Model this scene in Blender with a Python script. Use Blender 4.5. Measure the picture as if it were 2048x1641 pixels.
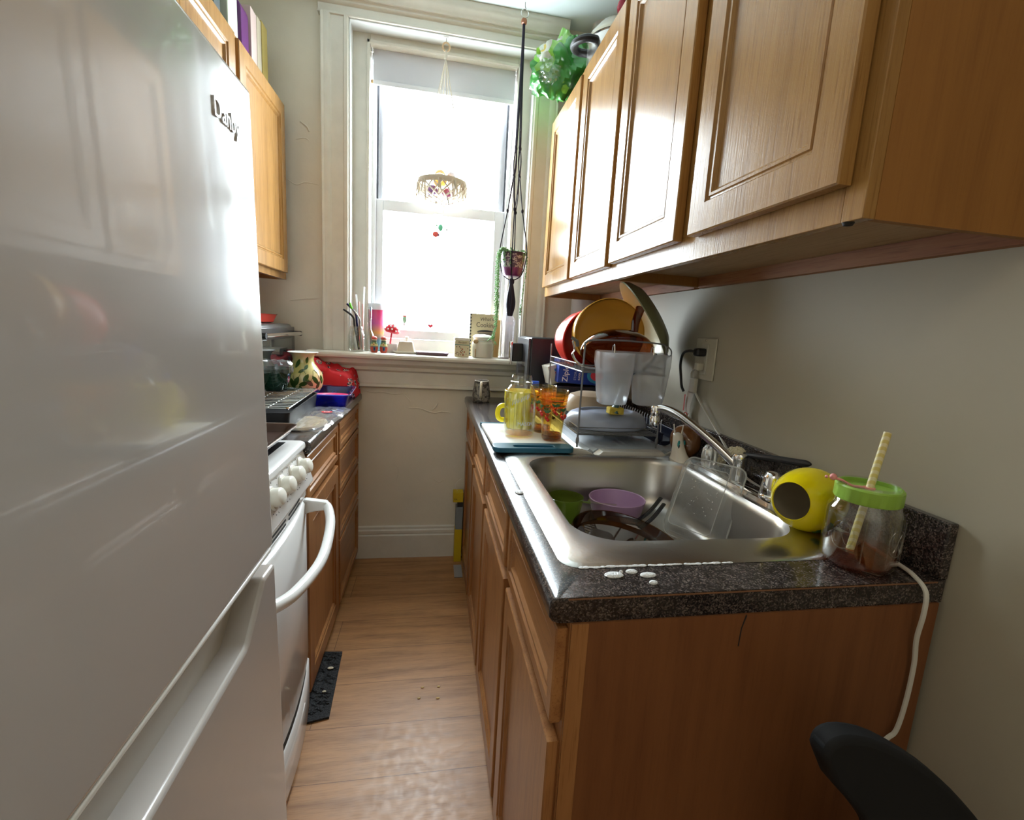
import bpy, bmesh, math, random
from mathutils import Vector, Matrix, noise
random.seed(7)
PI = math.pi
for o in list(bpy.data.objects):
    bpy.data.objects.remove(o)
S = bpy.context.scene
COL = S.collection

# ------------------------------------------------------------ camera, world, lights, exposure
cd = bpy.data.cameras.new('camera'); cam = bpy.data.objects.new('camera', cd); COL.objects.link(cam)
yaw, pitch, roll = .1893, -.1669, .0608
fw = Vector((math.sin(yaw)*math.cos(pitch), math.cos(yaw)*math.cos(pitch), math.sin(pitch)))
rt = Vector((math.cos(yaw), -math.sin(yaw), 0)); up = rt.cross(fw)
r2 = rt*math.cos(roll)+up*math.sin(roll); u2 = -rt*math.sin(roll)+up*math.cos(roll)
mw = Matrix((r2, u2, -fw)).transposed().to_4x4(); mw.translation = (0, 0, 1.2871)
cam.matrix_world = mw
cd.sensor_width = 36; cd.lens = 952.6/2048*36; cd.shift_x = -19.3/2048; cd.clip_start = .02
S.camera = cam
vs = S.view_settings
vs.view_transform = 'Standard'; vs.look = 'None'; vs.gamma = 1; vs.exposure = 0.08; vs.use_curve_mapping = False
S.cycles.use_denoising = True
S.cycles.max_bounces = 9; S.cycles.transparent_max_bounces = 20; S.cycles.sample_clamp_indirect = 6

W = bpy.data.worlds.new('world'); S.world = W; W.use_nodes = True
wn = W.node_tree.nodes; wl = W.node_tree.links
bg = wn['Background']; bg.inputs[0].default_value = (.88, .96, 1.04, 1); bg.inputs[1].default_value = 43.0

def area(name, loc, rot, sx, sy, power, col, portal=False):
    l = bpy.data.lights.new(name, 'AREA'); l.shape = 'RECTANGLE'; l.size = sx; l.size_y = sy
    l.energy = power; l.color = col
    if portal: l.cycles.is_portal = True
    o = bpy.data.objects.new(name, l); COL.objects.link(o); o.location = loc; o.rotation_euler = rot
    return o
area('window_portal', (.02, 2.86, 1.87), (-PI/2, 0, 0), .8, 1.45, 1, (1, 1, 1), True)
area('room_fill_light', (-.1, -.9, 2.70), (0, 0, 0), 1.1, .9, 8.5, (1, .86, .68))  # unseen fill light added behind the camera to brighten the room

# ------------------------------------------------------------ materials
MATS = {}
def lk(nt, a, b): nt.links.new(a, b)
def mat(name, col=(.8, .8, .8), rough=.5, metal=0, trans=0, ior=1.45, coat=0, bump=0, bscale=60, emit=None, alpha=1, spec=None):
    if name in MATS: return MATS[name]
    m = bpy.data.materials.new(name); m.use_nodes = True; nt = m.node_tree
    b = nt.nodes['Principled BSDF']
    b.inputs['Base Color'].default_value = (*col, 1); b.inputs['Roughness'].default_value = rough
    b.inputs['Metallic'].default_value = metal; b.inputs['Transmission Weight'].default_value = trans
    b.inputs['IOR'].default_value = ior; b.inputs['Coat Weight'].default_value = coat
    b.inputs['Alpha'].default_value = alpha
    if spec is not None: b.inputs['Specular IOR Level'].default_value = spec
    if bump:
        tc = nt.nodes.new('ShaderNodeTexCoord'); n = nt.nodes.new('ShaderNodeTexNoise'); n.inputs['Scale'].default_value = bscale
        n.inputs['Detail'].default_value = 4
        bp = nt.nodes.new('ShaderNodeBump'); bp.inputs['Strength'].default_value = bump; bp.inputs['Distance'].default_value = .01
        lk(nt, tc.outputs['Object'], n.inputs['Vector']); lk(nt, n.outputs['Fac'], bp.inputs['Height']); lk(nt, bp.outputs[0], b.inputs['Normal'])
    MATS[name] = m; return m

def ramp(nt, fac, stops, interp='LINEAR'):
    r = nt.nodes.new('ShaderNodeValToRGB'); r.color_ramp.interpolation = interp
    e = r.color_ramp.elements
    while len(e) < len(stops): e.new(.5)
    for i, (p, c) in enumerate(stops): e[i].position = p; e[i].color = (*c, 1)
    lk(nt, fac, r.inputs[0]); return r.outputs[0]
def noise_n(nt, scale, vecscale, detail=4, rough=.5, coord='Object', loc=(0, 0, 0)):
    tc = nt.nodes.new('ShaderNodeTexCoord'); mp = nt.nodes.new('ShaderNodeMapping'); n = nt.nodes.new('ShaderNodeTexNoise')
    mp.inputs['Scale'].default_value = vecscale; mp.inputs['Location'].default_value = loc
    n.inputs['Scale'].default_value = scale; n.inputs['Detail'].default_value = detail; n.inputs['Roughness'].default_value = rough
    lk(nt, tc.outputs[coord], mp.inputs[0]); lk(nt, mp.outputs[0], n.inputs['Vector']); return n.outputs['Fac']
def mixc(nt, f, a, b, mode='MIX'):
    m = nt.nodes.new('ShaderNodeMix'); m.data_type = 'RGBA'; m.blend_type = mode
    if isinstance(f, float): m.inputs[0].default_value = f
    else: lk(nt, f, m.inputs[0])
    for i, x in ((6, a), (7, b)):
        if isinstance(x, tuple): m.inputs[i].default_value = (*x, 1)
        else: lk(nt, x, m.inputs[i])
    return m.outputs[2]

def oak(name, light, dark, grain='z', rough=.25, coat=.0, bump=.12, con=.7):
    m = mat(name, light, rough, coat=coat); nt = m.node_tree; b = nt.nodes['Principled BSDF']
    b.inputs['Specular IOR Level'].default_value = .42
    vs1 = {'z': (9, 9, .7), 'y': (9, .7, 9), 'x': (.7, 9, 9)}[grain]; vs2 = {'z': (120, 120, 5), 'y': (120, 5, 120), 'x': (5, 120, 120)}[grain]
    f1 = noise_n(nt, 3, vs1, 5, .6); f2 = noise_n(nt, 2, vs2, 3, .6)
    mid = tuple((a*.6+c*.4) for a, c in zip(light, dark))
    c1 = ramp(nt, f1, [(.3, dark), (.45, mid), (.62, light)])
    c2 = ramp(nt, f2, [(.32, (.62, .55, .48)), (.48, (1, 1, 1))])
    lk(nt, mixc(nt, con, c1, c2, 'MULTIPLY'), b.inputs['Base Color'])
    bp = nt.nodes.new('ShaderNodeBump'); bp.inputs['Strength'].default_value = bump; bp.inputs['Distance'].default_value = .002
    lk(nt, f2, bp.inputs['Height']); lk(nt, bp.outputs[0], b.inputs['Normal'])
    return m
OAKV = oak('oak_upright_grain', (.33, .172, .050), (.24, .115, .030))
OAKH = oak('oak_level_grain', (.33, .172, .050), (.24, .115, .030), 'y')
OAKL = oak('oak_base_upright', (.36, .165, .06), (.24, .095, .032), rough=.3)
OAKLH = oak('oak_base_level', (.38, .175, .062), (.25, .10, .034), 'y', rough=.3)
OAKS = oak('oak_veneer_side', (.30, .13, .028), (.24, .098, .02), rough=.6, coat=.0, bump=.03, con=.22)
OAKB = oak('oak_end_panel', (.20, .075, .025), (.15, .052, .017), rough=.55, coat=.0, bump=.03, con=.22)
PINE = oak('pine_rail', (.34, .15, .06), (.20, .06, .022), 'y', rough=.6, coat=0)
PLY = oak('ply_underside', (.40, .26, .14), (.34, .21, .11), 'y', rough=.6, coat=0)

def granite():
    m = mat('granite_laminate', (.1, .09, .09), .22, coat=.2); nt = m.node_tree; b = nt.nodes['Principled BSDF']
    tc = nt.nodes.new('ShaderNodeTexCoord'); v = nt.nodes.new('ShaderNodeTexVoronoi'); v.inputs['Scale'].default_value = 460
    lk(nt, tc.outputs['Object'], v.inputs['Vector'])
    sep = nt.nodes.new('ShaderNodeSeparateColor'); lk(nt, v.outputs['Color'], sep.inputs[0])
    c = ramp(nt, sep.outputs[0], [(0, (.018, .015, .015)), (.38, (.04, .032, .032)), (.62, (.085, .066, .060)), (.84, (.15, .12, .105)), (1, (.22, .185, .165))], 'CONSTANT')
    n = noise_n(nt, 55, (1, 1, 1), 3); n2 = ramp(nt, n, [(.35, (.5, .48, .48)), (.6, (1, 1, 1))])
    lk(nt, mixc(nt, 1.0, c, n2, 'MULTIPLY'), b.inputs['Base Color']); return m
GRAN = granite()

def floor_mat():
    m = mat('floor_laminate', (.4, .2, .08), .33); nt = m.node_tree; b = nt.nodes['Principled BSDF']
    tc = nt.nodes.new('ShaderNodeTexCoord'); br = nt.nodes.new('ShaderNodeTexBrick')
    br.inputs['Scale'].default_value = 1; br.inputs['Brick Width'].default_value = 1.2; br.inputs['Row Height'].default_value = .19
    br.inputs['Mortar Size'].default_value = .0012; br.inputs['Mortar Smooth'].default_value = .1; br.inputs['Bias'].default_value = 0
    br.inputs['Color1'].default_value = (.36, .175, .068, 1); br.inputs['Color2'].default_value = (.42, .215, .09, 1); br.inputs['Mortar'].default_value = (.17, .075, .03, 1)
    mp = nt.nodes.new('ShaderNodeMapping'); mp.inputs['Location'].default_value = (.35, -.07, 0)
    lk(nt, tc.outputs['Object'], mp.inputs[0]); lk(nt, mp.outputs[0], br.inputs['Vector'])
    f1 = noise_n(nt, 2.2, (1.2, 12, 1), 6, .65); c1 = ramp(nt, f1, [(.32, (.62, .55, .5)), (.5, (.95, .93, .9)), (.65, (1.12, 1.1, 1.05))])
    f2 = noise_n(nt, 2, (8, 120, 1), 3, .6); c2 = ramp(nt, f2, [(.35, (.82, .8, .78)), (.5, (1, 1, 1))])
    c = mixc(nt, 1.0, br.outputs['Color'], c1, 'MULTIPLY'); c = mixc(nt, 1.0, c, c2, 'MULTIPLY')
    lk(nt, c, b.inputs['Base Color'])
    f3 = noise_n(nt, 40, (1, 1, 1), 3, .6)
    mr = nt.nodes.new('ShaderNodeMapRange'); mr.inputs[1].default_value = .3; mr.inputs[2].default_value = .7; mr.inputs[3].default_value = .36; mr.inputs[4].default_value = .48
    lk(nt, f3, mr.inputs[0]); lk(nt, mr.outputs[0], b.inputs['Roughness'])
    return m
FLOOR = floor_mat()

def paint(name, col, rough=.55, bump=.25, scale=9, fine=True):
    m = mat(name, col, rough); nt = m.node_tree; b = nt.nodes['Principled BSDF']
    f = noise_n(nt, scale, (1, 1, 1), 8, .55); c = ramp(nt, f, [(.3, tuple(x*.93 for x in col)), (.65, col)])
    lk(nt, c, b.inputs['Base Color'])
    bp = nt.nodes.new('ShaderNodeBump'); bp.inputs['Strength'].default_value = bump; bp.inputs['Distance'].default_value = .01
    lk(nt, f, bp.inputs['Height']); lk(nt, bp.outputs[0], b.inputs['Normal'])
    return m
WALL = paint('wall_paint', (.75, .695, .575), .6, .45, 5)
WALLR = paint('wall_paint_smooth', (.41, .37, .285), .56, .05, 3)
TRIM = paint('trim_paint', (.69, .66, .575), .4, .1, 14)
TRIMW = paint('white_gloss_paint', (.72, .74, .72), .35, .1, 14)
CEIL = paint('ceiling_paint', (.72, .80, .80), .6, .1, 4)

def thin(name, tint, refl=.12, rough=.03, density=1.0, milky=0.0, milkcol=(.8, .8, .8)):
    """clear sheet: tinted see-through plus fresnel reflection, optionally milky"""
    if name in MATS: return MATS[name]
    m = bpy.data.materials.new(name); m.use_nodes = True; nt = m.node_tree; nt.nodes.clear()
    out = nt.nodes.new('ShaderNodeOutputMaterial'); tr = nt.nodes.new('ShaderNodeBsdfTransparent'); tr.inputs[0].default_value = (*tint, 1)
    gl = nt.nodes.new('ShaderNodeBsdfGlossy'); gl.inputs['Roughness'].default_value = rough; gl.inputs[0].default_value = (1, 1, 1, 1)
    lw = nt.nodes.new('ShaderNodeLayerWeight'); lw.inputs[0].default_value = .45
    mr = nt.nodes.new('ShaderNodeMapRange'); mr.inputs[3].default_value = refl*.12; mr.inputs[4].default_value = min(.8, refl*2.4)
    pw = nt.nodes.new('ShaderNodeMath'); pw.operation = 'POWER'; pw.inputs[1].default_value = 2.6; lk(nt, lw.outputs['Facing'], pw.inputs[0]); lk(nt, pw.outputs[0], mr.inputs[0])
    base = tr.outputs[0]
    if milky:
        d = nt.nodes.new('ShaderNodeBsdfTranslucent'); d.inputs[0].default_value = (*milkcol, 1); d2 = nt.nodes.new('ShaderNodeBsdfDiffuse'); d2.inputs[0].default_value = (*milkcol, 1)
        mm = nt.nodes.new('ShaderNodeMixShader'); mm.inputs[0].default_value = .5; lk(nt, d.outputs[0], mm.inputs[1]); lk(nt, d2.outputs[0], mm.inputs[2])
        mk = nt.nodes.new('ShaderNodeMixShader'); mk.inputs[0].default_value = milky; lk(nt, base, mk.inputs[1]); lk(nt, mm.outputs[0], mk.inputs[2]); base = mk.outputs[0]
    mx = nt.nodes.new('ShaderNodeMixShader'); lk(nt, mr.outputs[0], mx.inputs[0]); lk(nt, base, mx.inputs[1]); lk(nt, gl.outputs[0], mx.inputs[2])
    lk(nt, mx.outputs[0], out.inputs[0]); MATS[name] = m; return m

PANE = thin('window_pane', (.97, .99, .98), .06, .01)
CLEARG = thin('clear_glass', (.93, .94, .92), .35, .02)
SUDS = mat('soap_foam', (.85, .85, .86), .35, bump=.6, bscale=300)
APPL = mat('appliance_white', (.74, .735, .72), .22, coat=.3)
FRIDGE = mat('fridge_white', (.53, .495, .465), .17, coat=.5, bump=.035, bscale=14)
OFFW = mat('off_white_plastic', (.78, .75, .66), .35)
WHITE = mat('white_glaze', (.86, .85, .82), .2)
CREAM = mat('cream_glaze', (.72, .66, .52), .3)
BLACK = mat('black_plastic', (.014, .014, .016), .38)
BLACKG = mat('black_gloss', (.012, .012, .018), .12)
CHROME = mat('chrome', (.82, .82, .84), .07, 1)
STEEL = mat('brushed_steel', (.62, .60, .57), .26, 1, bump=.03, bscale=220)
STEELB = mat('bowl_steel', (.42, .40, .375), .33, 1, bump=.02, bscale=120)
WIRE = mat('wire_steel', (.20, .20, .21), .5, .3, spec=.25)
DARKI = mat('dark_interior', (.02, .018, .016), .8)

# ------------------------------------------------------------ mesh helpers
class B:
    def __init__(s): s.bm = bmesh.new()
    def box(s, x0, x1, y0, y1, z0, z1, mtx=None):
        P = [(x, y, z) for x in (x0, x1) for y in (y0, y1) for z in (z0, z1)]
        v = [s.bm.verts.new(mtx @ Vector(p) if mtx else p) for p in P]
        for f in ((0, 1, 3, 2), (4, 6, 7, 5), (0, 4, 5, 1), (2, 3, 7, 6), (0, 2, 6, 4), (1, 5, 7, 3)): s.bm.faces.new([v[i] for i in f])
        return s
    def loft(s, rings, closed=True, cap0=False, cap1=False, loop=False):
        R = [[s.bm.verts.new(p) for p in r] for r in rings]; n = len(R[0])
        pairs = list(zip(R, R[1:]))
        if loop: pairs.append((R[-1], R[0]))
        for a, b in pairs:
            for i in range(n if closed else n-1):
                j = (i+1) % n
                try: s.bm.faces.new((a[i], a[j], b[j], b[i]))
                except ValueError: pass
        if cap0: s.bm.faces.new(list(reversed(R[0])))
        if cap1: s.bm.faces.new(R[-1])
        return s
    def lathe(s, prof, n=32, mtx=None, cap0=False, cap1=False, sx=1, sy=1, arc=None):
        rings = []
        for r, z in prof:
            ring = []
            for i in range(n):
                a = 2*PI*i/n; p = Vector((r*math.cos(a)*sx, r*math.sin(a)*sy, z)); ring.append(mtx @ p if mtx else p)
            rings.append(ring)
        return s.loft(rings, True, cap0, cap1)
    def tube(s, pts, r, n=8, caps=True, closed=False, flat=1.0):
        pts = [Vector(p) for p in pts]; rings = []; prev = None
        m = len(pts)
        for i, p in enumerate(pts):
            if closed: t = pts[(i+1) % m]-pts[i-1]
            else: t = pts[min(i+1, m-1)]-pts[max(i-1, 0)]
            t.normalize()
            if prev is None:
                a = Vector((0, 0, 1)) if abs(t.z) < .9 else Vector((1, 0, 0)); u = t.cross(a).normalized()
            else: u = (prev-t*prev.dot(t)).normalized()
            prev = u; w = t.cross(u); rr = r[i] if isinstance(r, (list, tuple)) else r
            rings.append([p+(u*math.cos(2*PI*k/n)+w*math.sin(2*PI*k/n)*flat)*rr for k in range(n)])
        return s.loft(rings, True, caps and not closed, caps and not closed, loop=closed)
    def prism(s, poly, axis, a0, a1):
        def P(u, v, a): return {'x': (a, u, v), 'y': (u, a, v), 'z': (u, v, a)}[axis]
        A = [s.bm.verts.new(P(u, v, a0)) for u, v in poly]; Bv = [s.bm.verts.new(P(u, v, a1)) for u, v in poly]
        n = len(poly)
        for i in range(n): s.bm.faces.new((A[i], A[(i+1) % n], Bv[(i+1) % n], Bv[i]))
        s.bm.faces.new(list(reversed(A))); s.bm.faces.new(Bv); return s
    def ball(s, c, r, seg=12, sc=(1, 1, 1), rot=None):
        m = Matrix.Translation(c) @ (rot.to_4x4() if rot else Matrix()) @ Matrix.Diagonal((r*sc[0], r*sc[1], r*sc[2], 1))
        bmesh.ops.create_uvsphere(s.bm, u_segments=seg, v_segments=max(6, seg*2//3), radius=1, matrix=m); return s
    def xf(s, m): s.bm.transform(m); return s
BASE = {}
def obj(name, b, m, parent=None, smooth=True, bevel=0, seg=2, world=False, sub=0, angle=35):
    bm = b.bm
    bmesh.ops.recalc_face_normals(bm, faces=bm.faces)
    if world and parent is not None: bm.transform(BASE[parent.name].inverted())
    me = bpy.data.meshes.new(name); bm.to_mesh(me); bm.free(); me.materials.append(m)
    o = bpy.data.objects.new(name, me); COL.objects.link(o)
    if parent is not None: o.parent = parent; BASE[o.name] = BASE[parent.name]
    else: BASE[o.name] = Matrix()
    if bevel:
        k = o.modifiers.new('bevel', 'BEVEL'); k.width = bevel; k.segments = seg; k.limit_method = 'ANGLE'; k.angle_limit = math.radians(40)
    if sub:
        k = o.modifiers.new('sub', 'SUBSURF'); k.levels = sub; k.render_levels = sub
    if smooth:
        me.shade_smooth()
        try: me.set_sharp_from_angle(angle=math.radians(angle))
        except Exception: pass
    return o
def thing(name, label, cat, loc=(0, 0, 0), rot=(0, 0, 0), group=None):
    o = bpy.data.objects.new(name, None); COL.objects.link(o); o.empty_display_size = .05
    o.location = loc; o.rotation_euler = rot; o['label'] = label; o['category'] = cat
    if group: o['group'] = group
    from mathutils import Euler
    BASE[o.name] = Matrix.Translation(loc) @ Euler(rot).to_matrix().to_4x4(); return o
def tag(o, label, cat, group=None):
    o['label'] = label; o['category'] = cat
    if group: o['group'] = group
    return o
def struct(name, b, m, parent=None, **k):
    o = obj(name, b, m, parent, **k)
    if parent is None: o['kind'] = 'structure'
    return o
def place(o, loc):
    """give a single-mesh thing its origin at its base"""
    v = Vector(loc); o.data.transform(Matrix.Translation(-v)); o.location = v; return o
def text(name, s, size, m, parent, loc, rot, ext=.0006, align='CENTER', sx=1.0, world=False, shear=0):
    cu = bpy.data.curves.new(name, 'FONT'); cu.body = s; cu.size = size; cu.extrude = ext; cu.align_x = align; cu.align_y = 'CENTER'; cu.shear = shear
    cu.resolution_u = 3
    tmp = bpy.data.objects.new('tmp', cu); COL.objects.link(tmp)
    dg = bpy.context.evaluated_depsgraph_get(); me = bpy.data.meshes.new_from_object(tmp.evaluated_get(dg)); bpy.data.objects.remove(tmp)
    from mathutils import Euler
    me.transform(Matrix.Translation(loc) @ Euler(rot).to_matrix().to_4x4() @ Matrix.Diagonal((sx, 1, 1, 1)))
    if world: me.transform(BASE[parent.name].inverted())
    me.materials.clear(); me.materials.append(m)
    o = bpy.data.objects.new(name, me); COL.objects.link(o)
    if parent is not None: o.parent = parent
    return o
def copy_tree(o, parent=None):
    c = o.copy(); COL.objects.link(c); BASE[c.name] = BASE.get(o.name, Matrix())
    if parent: c.parent = parent
    for ch in list(o.children): copy_tree(ch, c)
    return c
def rrect(x0, x1, y0, y1, r, z, n=8):
    P = []
    for cx, cy, a0 in ((x1-r, y1-r, 0), (x0+r, y1-r, PI/2), (x0+r, y0+r, PI), (x1-r, y0+r, 3*PI/2)):
        for i in range(n+1):
            a = a0+PI/2*i/n; P.append((cx+r*math.cos(a), cy+r*math.sin(a), z))
    return P
def rotv(v): return Vector(v).normalized().to_track_quat('Z', 'Y').to_matrix().to_4x4()
def spline(pts, n=8):
    P = [Vector(p) for p in pts]; P = [P[0]*2-P[1]]+P+[P[-1]*2-P[-2]]; out = []
    for i in range(1, len(P)-2):
        for k in range(n):
            t = k/n; a, b, c, d = P[i-1:i+3]
            out.append(.5*((2*b)+(c-a)*t+(2*a-5*b+4*c-d)*t*t+(3*b-a-3*c+d)*t**3))
    out.append(P[-2]); return out

# ------------------------------------------------------------ the room
XL, XR, YB, ZC = -1.02, .864, 2.563, 2.76
YN = -1.7
struct('floor', B().box(XL-.1, XR+.1, YN-.1, 3.0, -.06, 0), FLOOR, smooth=False)
struct('ceiling', B().box(XL-.1, XR+.1, YN-.1, 2.95, ZC, ZC+.06), CEIL, smooth=False)
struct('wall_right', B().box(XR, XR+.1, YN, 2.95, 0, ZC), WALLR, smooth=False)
struct('wall_left', B().box(XL-.1, XL, YN, 2.95, 0, ZC), WALL, smooth=False)
struct('wall_front', B().box(XL-.1, XR+.1, YN-.1, YN, 0, ZC), WALL, smooth=False)
WX0, WX1, WZ0, WZ1 = -.42, .457, 1.10, 2.635
b = B(); b.box(XL, WX0, YB, 2.9, 0, ZC); b.box(WX1, XR, YB, 2.9, 0, ZC); b.box(WX0, WX1, YB, 2.9, 0, WZ0); b.box(WX0, WX1, YB, 2.9, WZ1, ZC)
def ridge(pts, r=.0022): r *= 1.8; b.tube(spline([(x, YB-.0002, z) for x, z in pts], 5), [r*(.5+.5*math.sin(PI*i/((len(pts)-1)*5))) for i in range((len(pts)-1)*5+1)], 6)
ridge([(-.35, .928), (-.30, .918), (-.26, .922), (-.20, .914), (-.15, .918), (-.13, .912)]); ridge([(-.12, .842), (-.06, .840), (-.02, .826), (.02, .818), (.05, .826), (.10, .822)], .003); ridge([(.00, .832), (.02, .852), (.03, .872)], .003)
ridge([(-.15, .915), (-.12, .885), (-.11, .87)], .0015); ridge([(.02, .45), (.05, .43), (.08, .445)], .0018); ridge([(-.20, .56), (-.17, .50), (-.18, .42)], .0012); ridge([(-.12, .72), (-.09, .66), (-.08, .62)], .0012)
ridge([(-.70, 1.36), (-.64, 1.37), (-.56, 1.38)], .0015); ridge([(-.70, 1.92), (-.66, 1.90), (-.62, 1.915), (-.56, 1.91)], .0015); ridge([(-.64, 2.18), (-.61, 2.16), (-.60, 2.14)], .003); ridge([(-.66, 2.10), (-.62, 2.11), (-.60, 2.10)], .0015)
struct('wall_back', b, WALL, smooth=False)
# baseboard with moulded cap
prof = [(2.563, 0), (2.538, 0), (2.538, .13), (2.545, .137), (2.541, .142), (2.541, .158), (2.549, .163), (2.549, .176), (2.556, .180), (2.563, .180)]
struct('baseboard_back', B().prism(prof, 'x', XL, XR), TRIM, bevel=.0015)
# moulded casing, jambs, head and cap
def casing_prof(w, s):  # across width (0 = inner edge), depth from wall
    return [(0, 0), (0, .022), (.006, .028), (.020, .028), (.024, .022), (w-.042, .022), (w-.034, .030), (w-.024, .034), (w-.012, .034), (w-.004, .040), (w, .040), (w, 0)]
b = B()
b.prism([(WX0-u, YB-d) for u, d in casing_prof(.12, 1)], 'z', 1.13, 2.64)
b.prism([(WX1+u, YB-d) for u, d in casing_prof(.12, 1)], 'z', 1.13, 2.64)
b.prism([(YB-d, 2.635+u*.55) for u, d in casing_prof(.12, 1)], 'x', -.553, .59)
b.prism([(YB, 2.70), (YB-.050, 2.70), (YB-.055, 2.712), (YB-.070, 2.724), (YB-.078, 2.745), (YB-.078, ZC), (YB, ZC)], 'x', -.565, .60)
struct('trim_1', b, TRIM, bevel=.002)
# reveal boards inside the opening (white gloss) and the flat box frame behind them
b = B()
b.box(WX0, WX0+.006, YB-.02, 2.63, 1.13, WZ1); b.box(WX1-.006, WX1, YB-.02, 2.63, 1.13, WZ1); b.box(WX0, WX1, YB-.02, 2.63, WZ1-.006, WZ1)
struct('trim_2', b, TRIMW, bevel=.001)
b = B()
b.box(WX0, -.337, 2.63, 2.70, 1.13, WZ1); b.box(.382, WX1, 2.63, 2.70, 1.13, WZ1); b.box(-.337, .382, 2.63, 2.70, 2.585, WZ1)
b.box(-.350, -.337, 2.618, 2.63, 1.13, 2.60); b.box(.382, .395, 2.618, 2.63, 1.13, 2.60); b.box(-.350, .395, 2.618, 2.63, 2.585, 2.60)
struct('trim_3', b, TRIM, bevel=.002)
# stool, apron mouldings
b = B(); b.prism([(2.697, 1.13), (2.452, 1.13), (2.443, 1.124), (2.440, 1.115), (2.443, 1.105), (2.452, 1.099), (2.70, 1.099)], 'x', -.60, .615)
struct('trim_4', b, TRIM, bevel=.001)
b = B(); b.prism([(YB, 1.099), (YB-.075, 1.099), (YB-.070, 1.075), (YB-.045, 1.058), (YB-.040, 1.040), (YB-.026, 1.034), (YB-.022, 1.030), (YB-.022, .972), (YB-.032, .966), (YB-.034, .954), (YB-.022, .948), (YB, .946)], 'x', -.56, .575)
struct('trim_5', b, TRIM, bevel=.001)
# pipe in the corner
tag(place(obj('radiator_pipe', B().lathe([(.062, .914), (.062, ZC)], 28, Matrix.Translation((.775, 2.494, 0)), True, True), mat('pipe_paint', (.62, .60, .58), .4)), (.775, 2.494, .914)),
    'thick white painted pipe rising in the back right corner behind the cabinets', 'pipe')

# ------------------------------------------------------------ the window
VIN = mat('white_vinyl', (.62, .63, .66), .4)
win = bpy.data.objects.new('window_1', None); COL.objects.link(win); win.location = (.02, 2.74, 1.13); win['kind'] = 'structure'; BASE['window_1'] = Matrix.Translation((.02, 2.74, 1.13))
def frame(x0, x1, y0, y1, z0, z1, sl, sr, tb, tt):
    b = B(); b.box(x0, x0+sl, y0, y1, z0, z1); b.box(x1-sr, x1, y0, y1, z0, z1); b.box(x0+sl, x1-sr, y0, y1, z0, z0+tb); b.box(x0+sl, x1-sr, y0, y1, z1-tt, z1); return b
obj('outer_frame', frame(-.337, .382, 2.70, 2.86, 1.13, 2.585, .022, .022, .03, .02), VIN, win, bevel=.002, world=True)
b = B(); b.box(-.317, -.305, 2.735, 2.75, 1.16, 2.57); b.box(.350, .362, 2.735, 2.75, 1.16, 2.57); obj('track_seal', b, BLACK, win, world=True)
us = obj('upper_sash', frame(-.315, .360, 2.765, 2.795, 1.845, 2.565, .030, .034, .05, .05), VIN, win, bevel=.003, world=True)
obj('pane', B().box(-.286, .328, 2.778, 2.782, 1.89, 2.52), PANE, us, world=True, smooth=False)
ls = obj('lower_sash', frame(-.322, .367, 2.715, 2.75, 1.20, 1.912, .045, .06, .048, .055), VIN, win, bevel=.004, world=True)
obj('pane', B().box(-.28, .31, 2.730, 2.734, 1.245, 1.86), PANE, ls, world=True, smooth=False)
b = B(); b.prism([(2.698, 1.13), (2.698, 1.165), (2.712, 1.198), (2.88, 1.20), (2.88, 1.13)], 'x', -.337, .382); obj('sub_sill', b, TRIMW, win, world=True, bevel=.002)
b = B(); b.box(-.02, .03, 2.70, 2.718, 1.862, 1.885); b.lathe([(.012, 0), (.012, .012), (0, .014)], 16, Matrix.Translation((.005, 2.712, 1.885))); obj('sash_lock', b, VIN, win, world=True)
# roller blind
t = thing('roller_blind', 'white roller blind pulled up at the top of the window', 'blind', (.02, 2.69, 2.43))
b = B(); b.tube([(-.33, 2.688, 2.548), (.375, 2.688, 2.548)], .022, 20); obj('roller_tube', b, mat('blind_cloth', (.60, .61, .66), .75), t, world=True)
b = B(); b.box(-.326, .372, 2.664, 2.6665, 2.445, 2.584); obj('blind_fabric', b, MATS['blind_cloth'], t, world=True)
b = B(); b.box(-.326, .372, 2.658, 2.670, 2.425, 2.447); obj('hem_bar', b, mat('blind_hem', (.68, .69, .73), .5), t, world=True, bevel=.003)
b = B(); b.box(-.336, -.326, 2.66, 2.672, 2.43, 2.445); obj('end_cap', b, mat('tan_cap', (.45, .30, .15), .5), t, world=True)

# ------------------------------------------------------------ cabinets
def panel_door(name, parent, y0, y1, z0, z1, xf, d, t=.019, fr=.055, mv=None, mp=None, lip=True, raised=True):
    """overlay door in the y-z plane. xf = x of the front face, d = +1/-1 the way it faces"""
    mv = mv or OAKV; mp = mp or mv
    def ring(i, dep): return [(xf-d*dep, y0+i, z0+i), (xf-d*dep, y1-i, z0+i), (xf-d*dep, y1-i, z1-i), (xf-d*dep, y0+i, z1-i)]
    b = B()
    b.loft([ring(.002, t), ring(0, t-.003), ring(0, .0025), ring(.0025, 0), ring(fr, 0), ring(fr+.004, .005), ring(fr+.008, .0055), ring(fr+.010, .003), ring(fr+.015, .003), ring(fr+.022, .0105)], True, True, False)
    o = obj(name, b, mv, parent, world=True, smooth=False)
    b = B(); i = fr+.0215; b.loft([ring(i, .017), ring(i, .0100)], True, True, True)
    obj(name+'_panel', b, mp, o, world=True, smooth=False)
    return o
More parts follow.
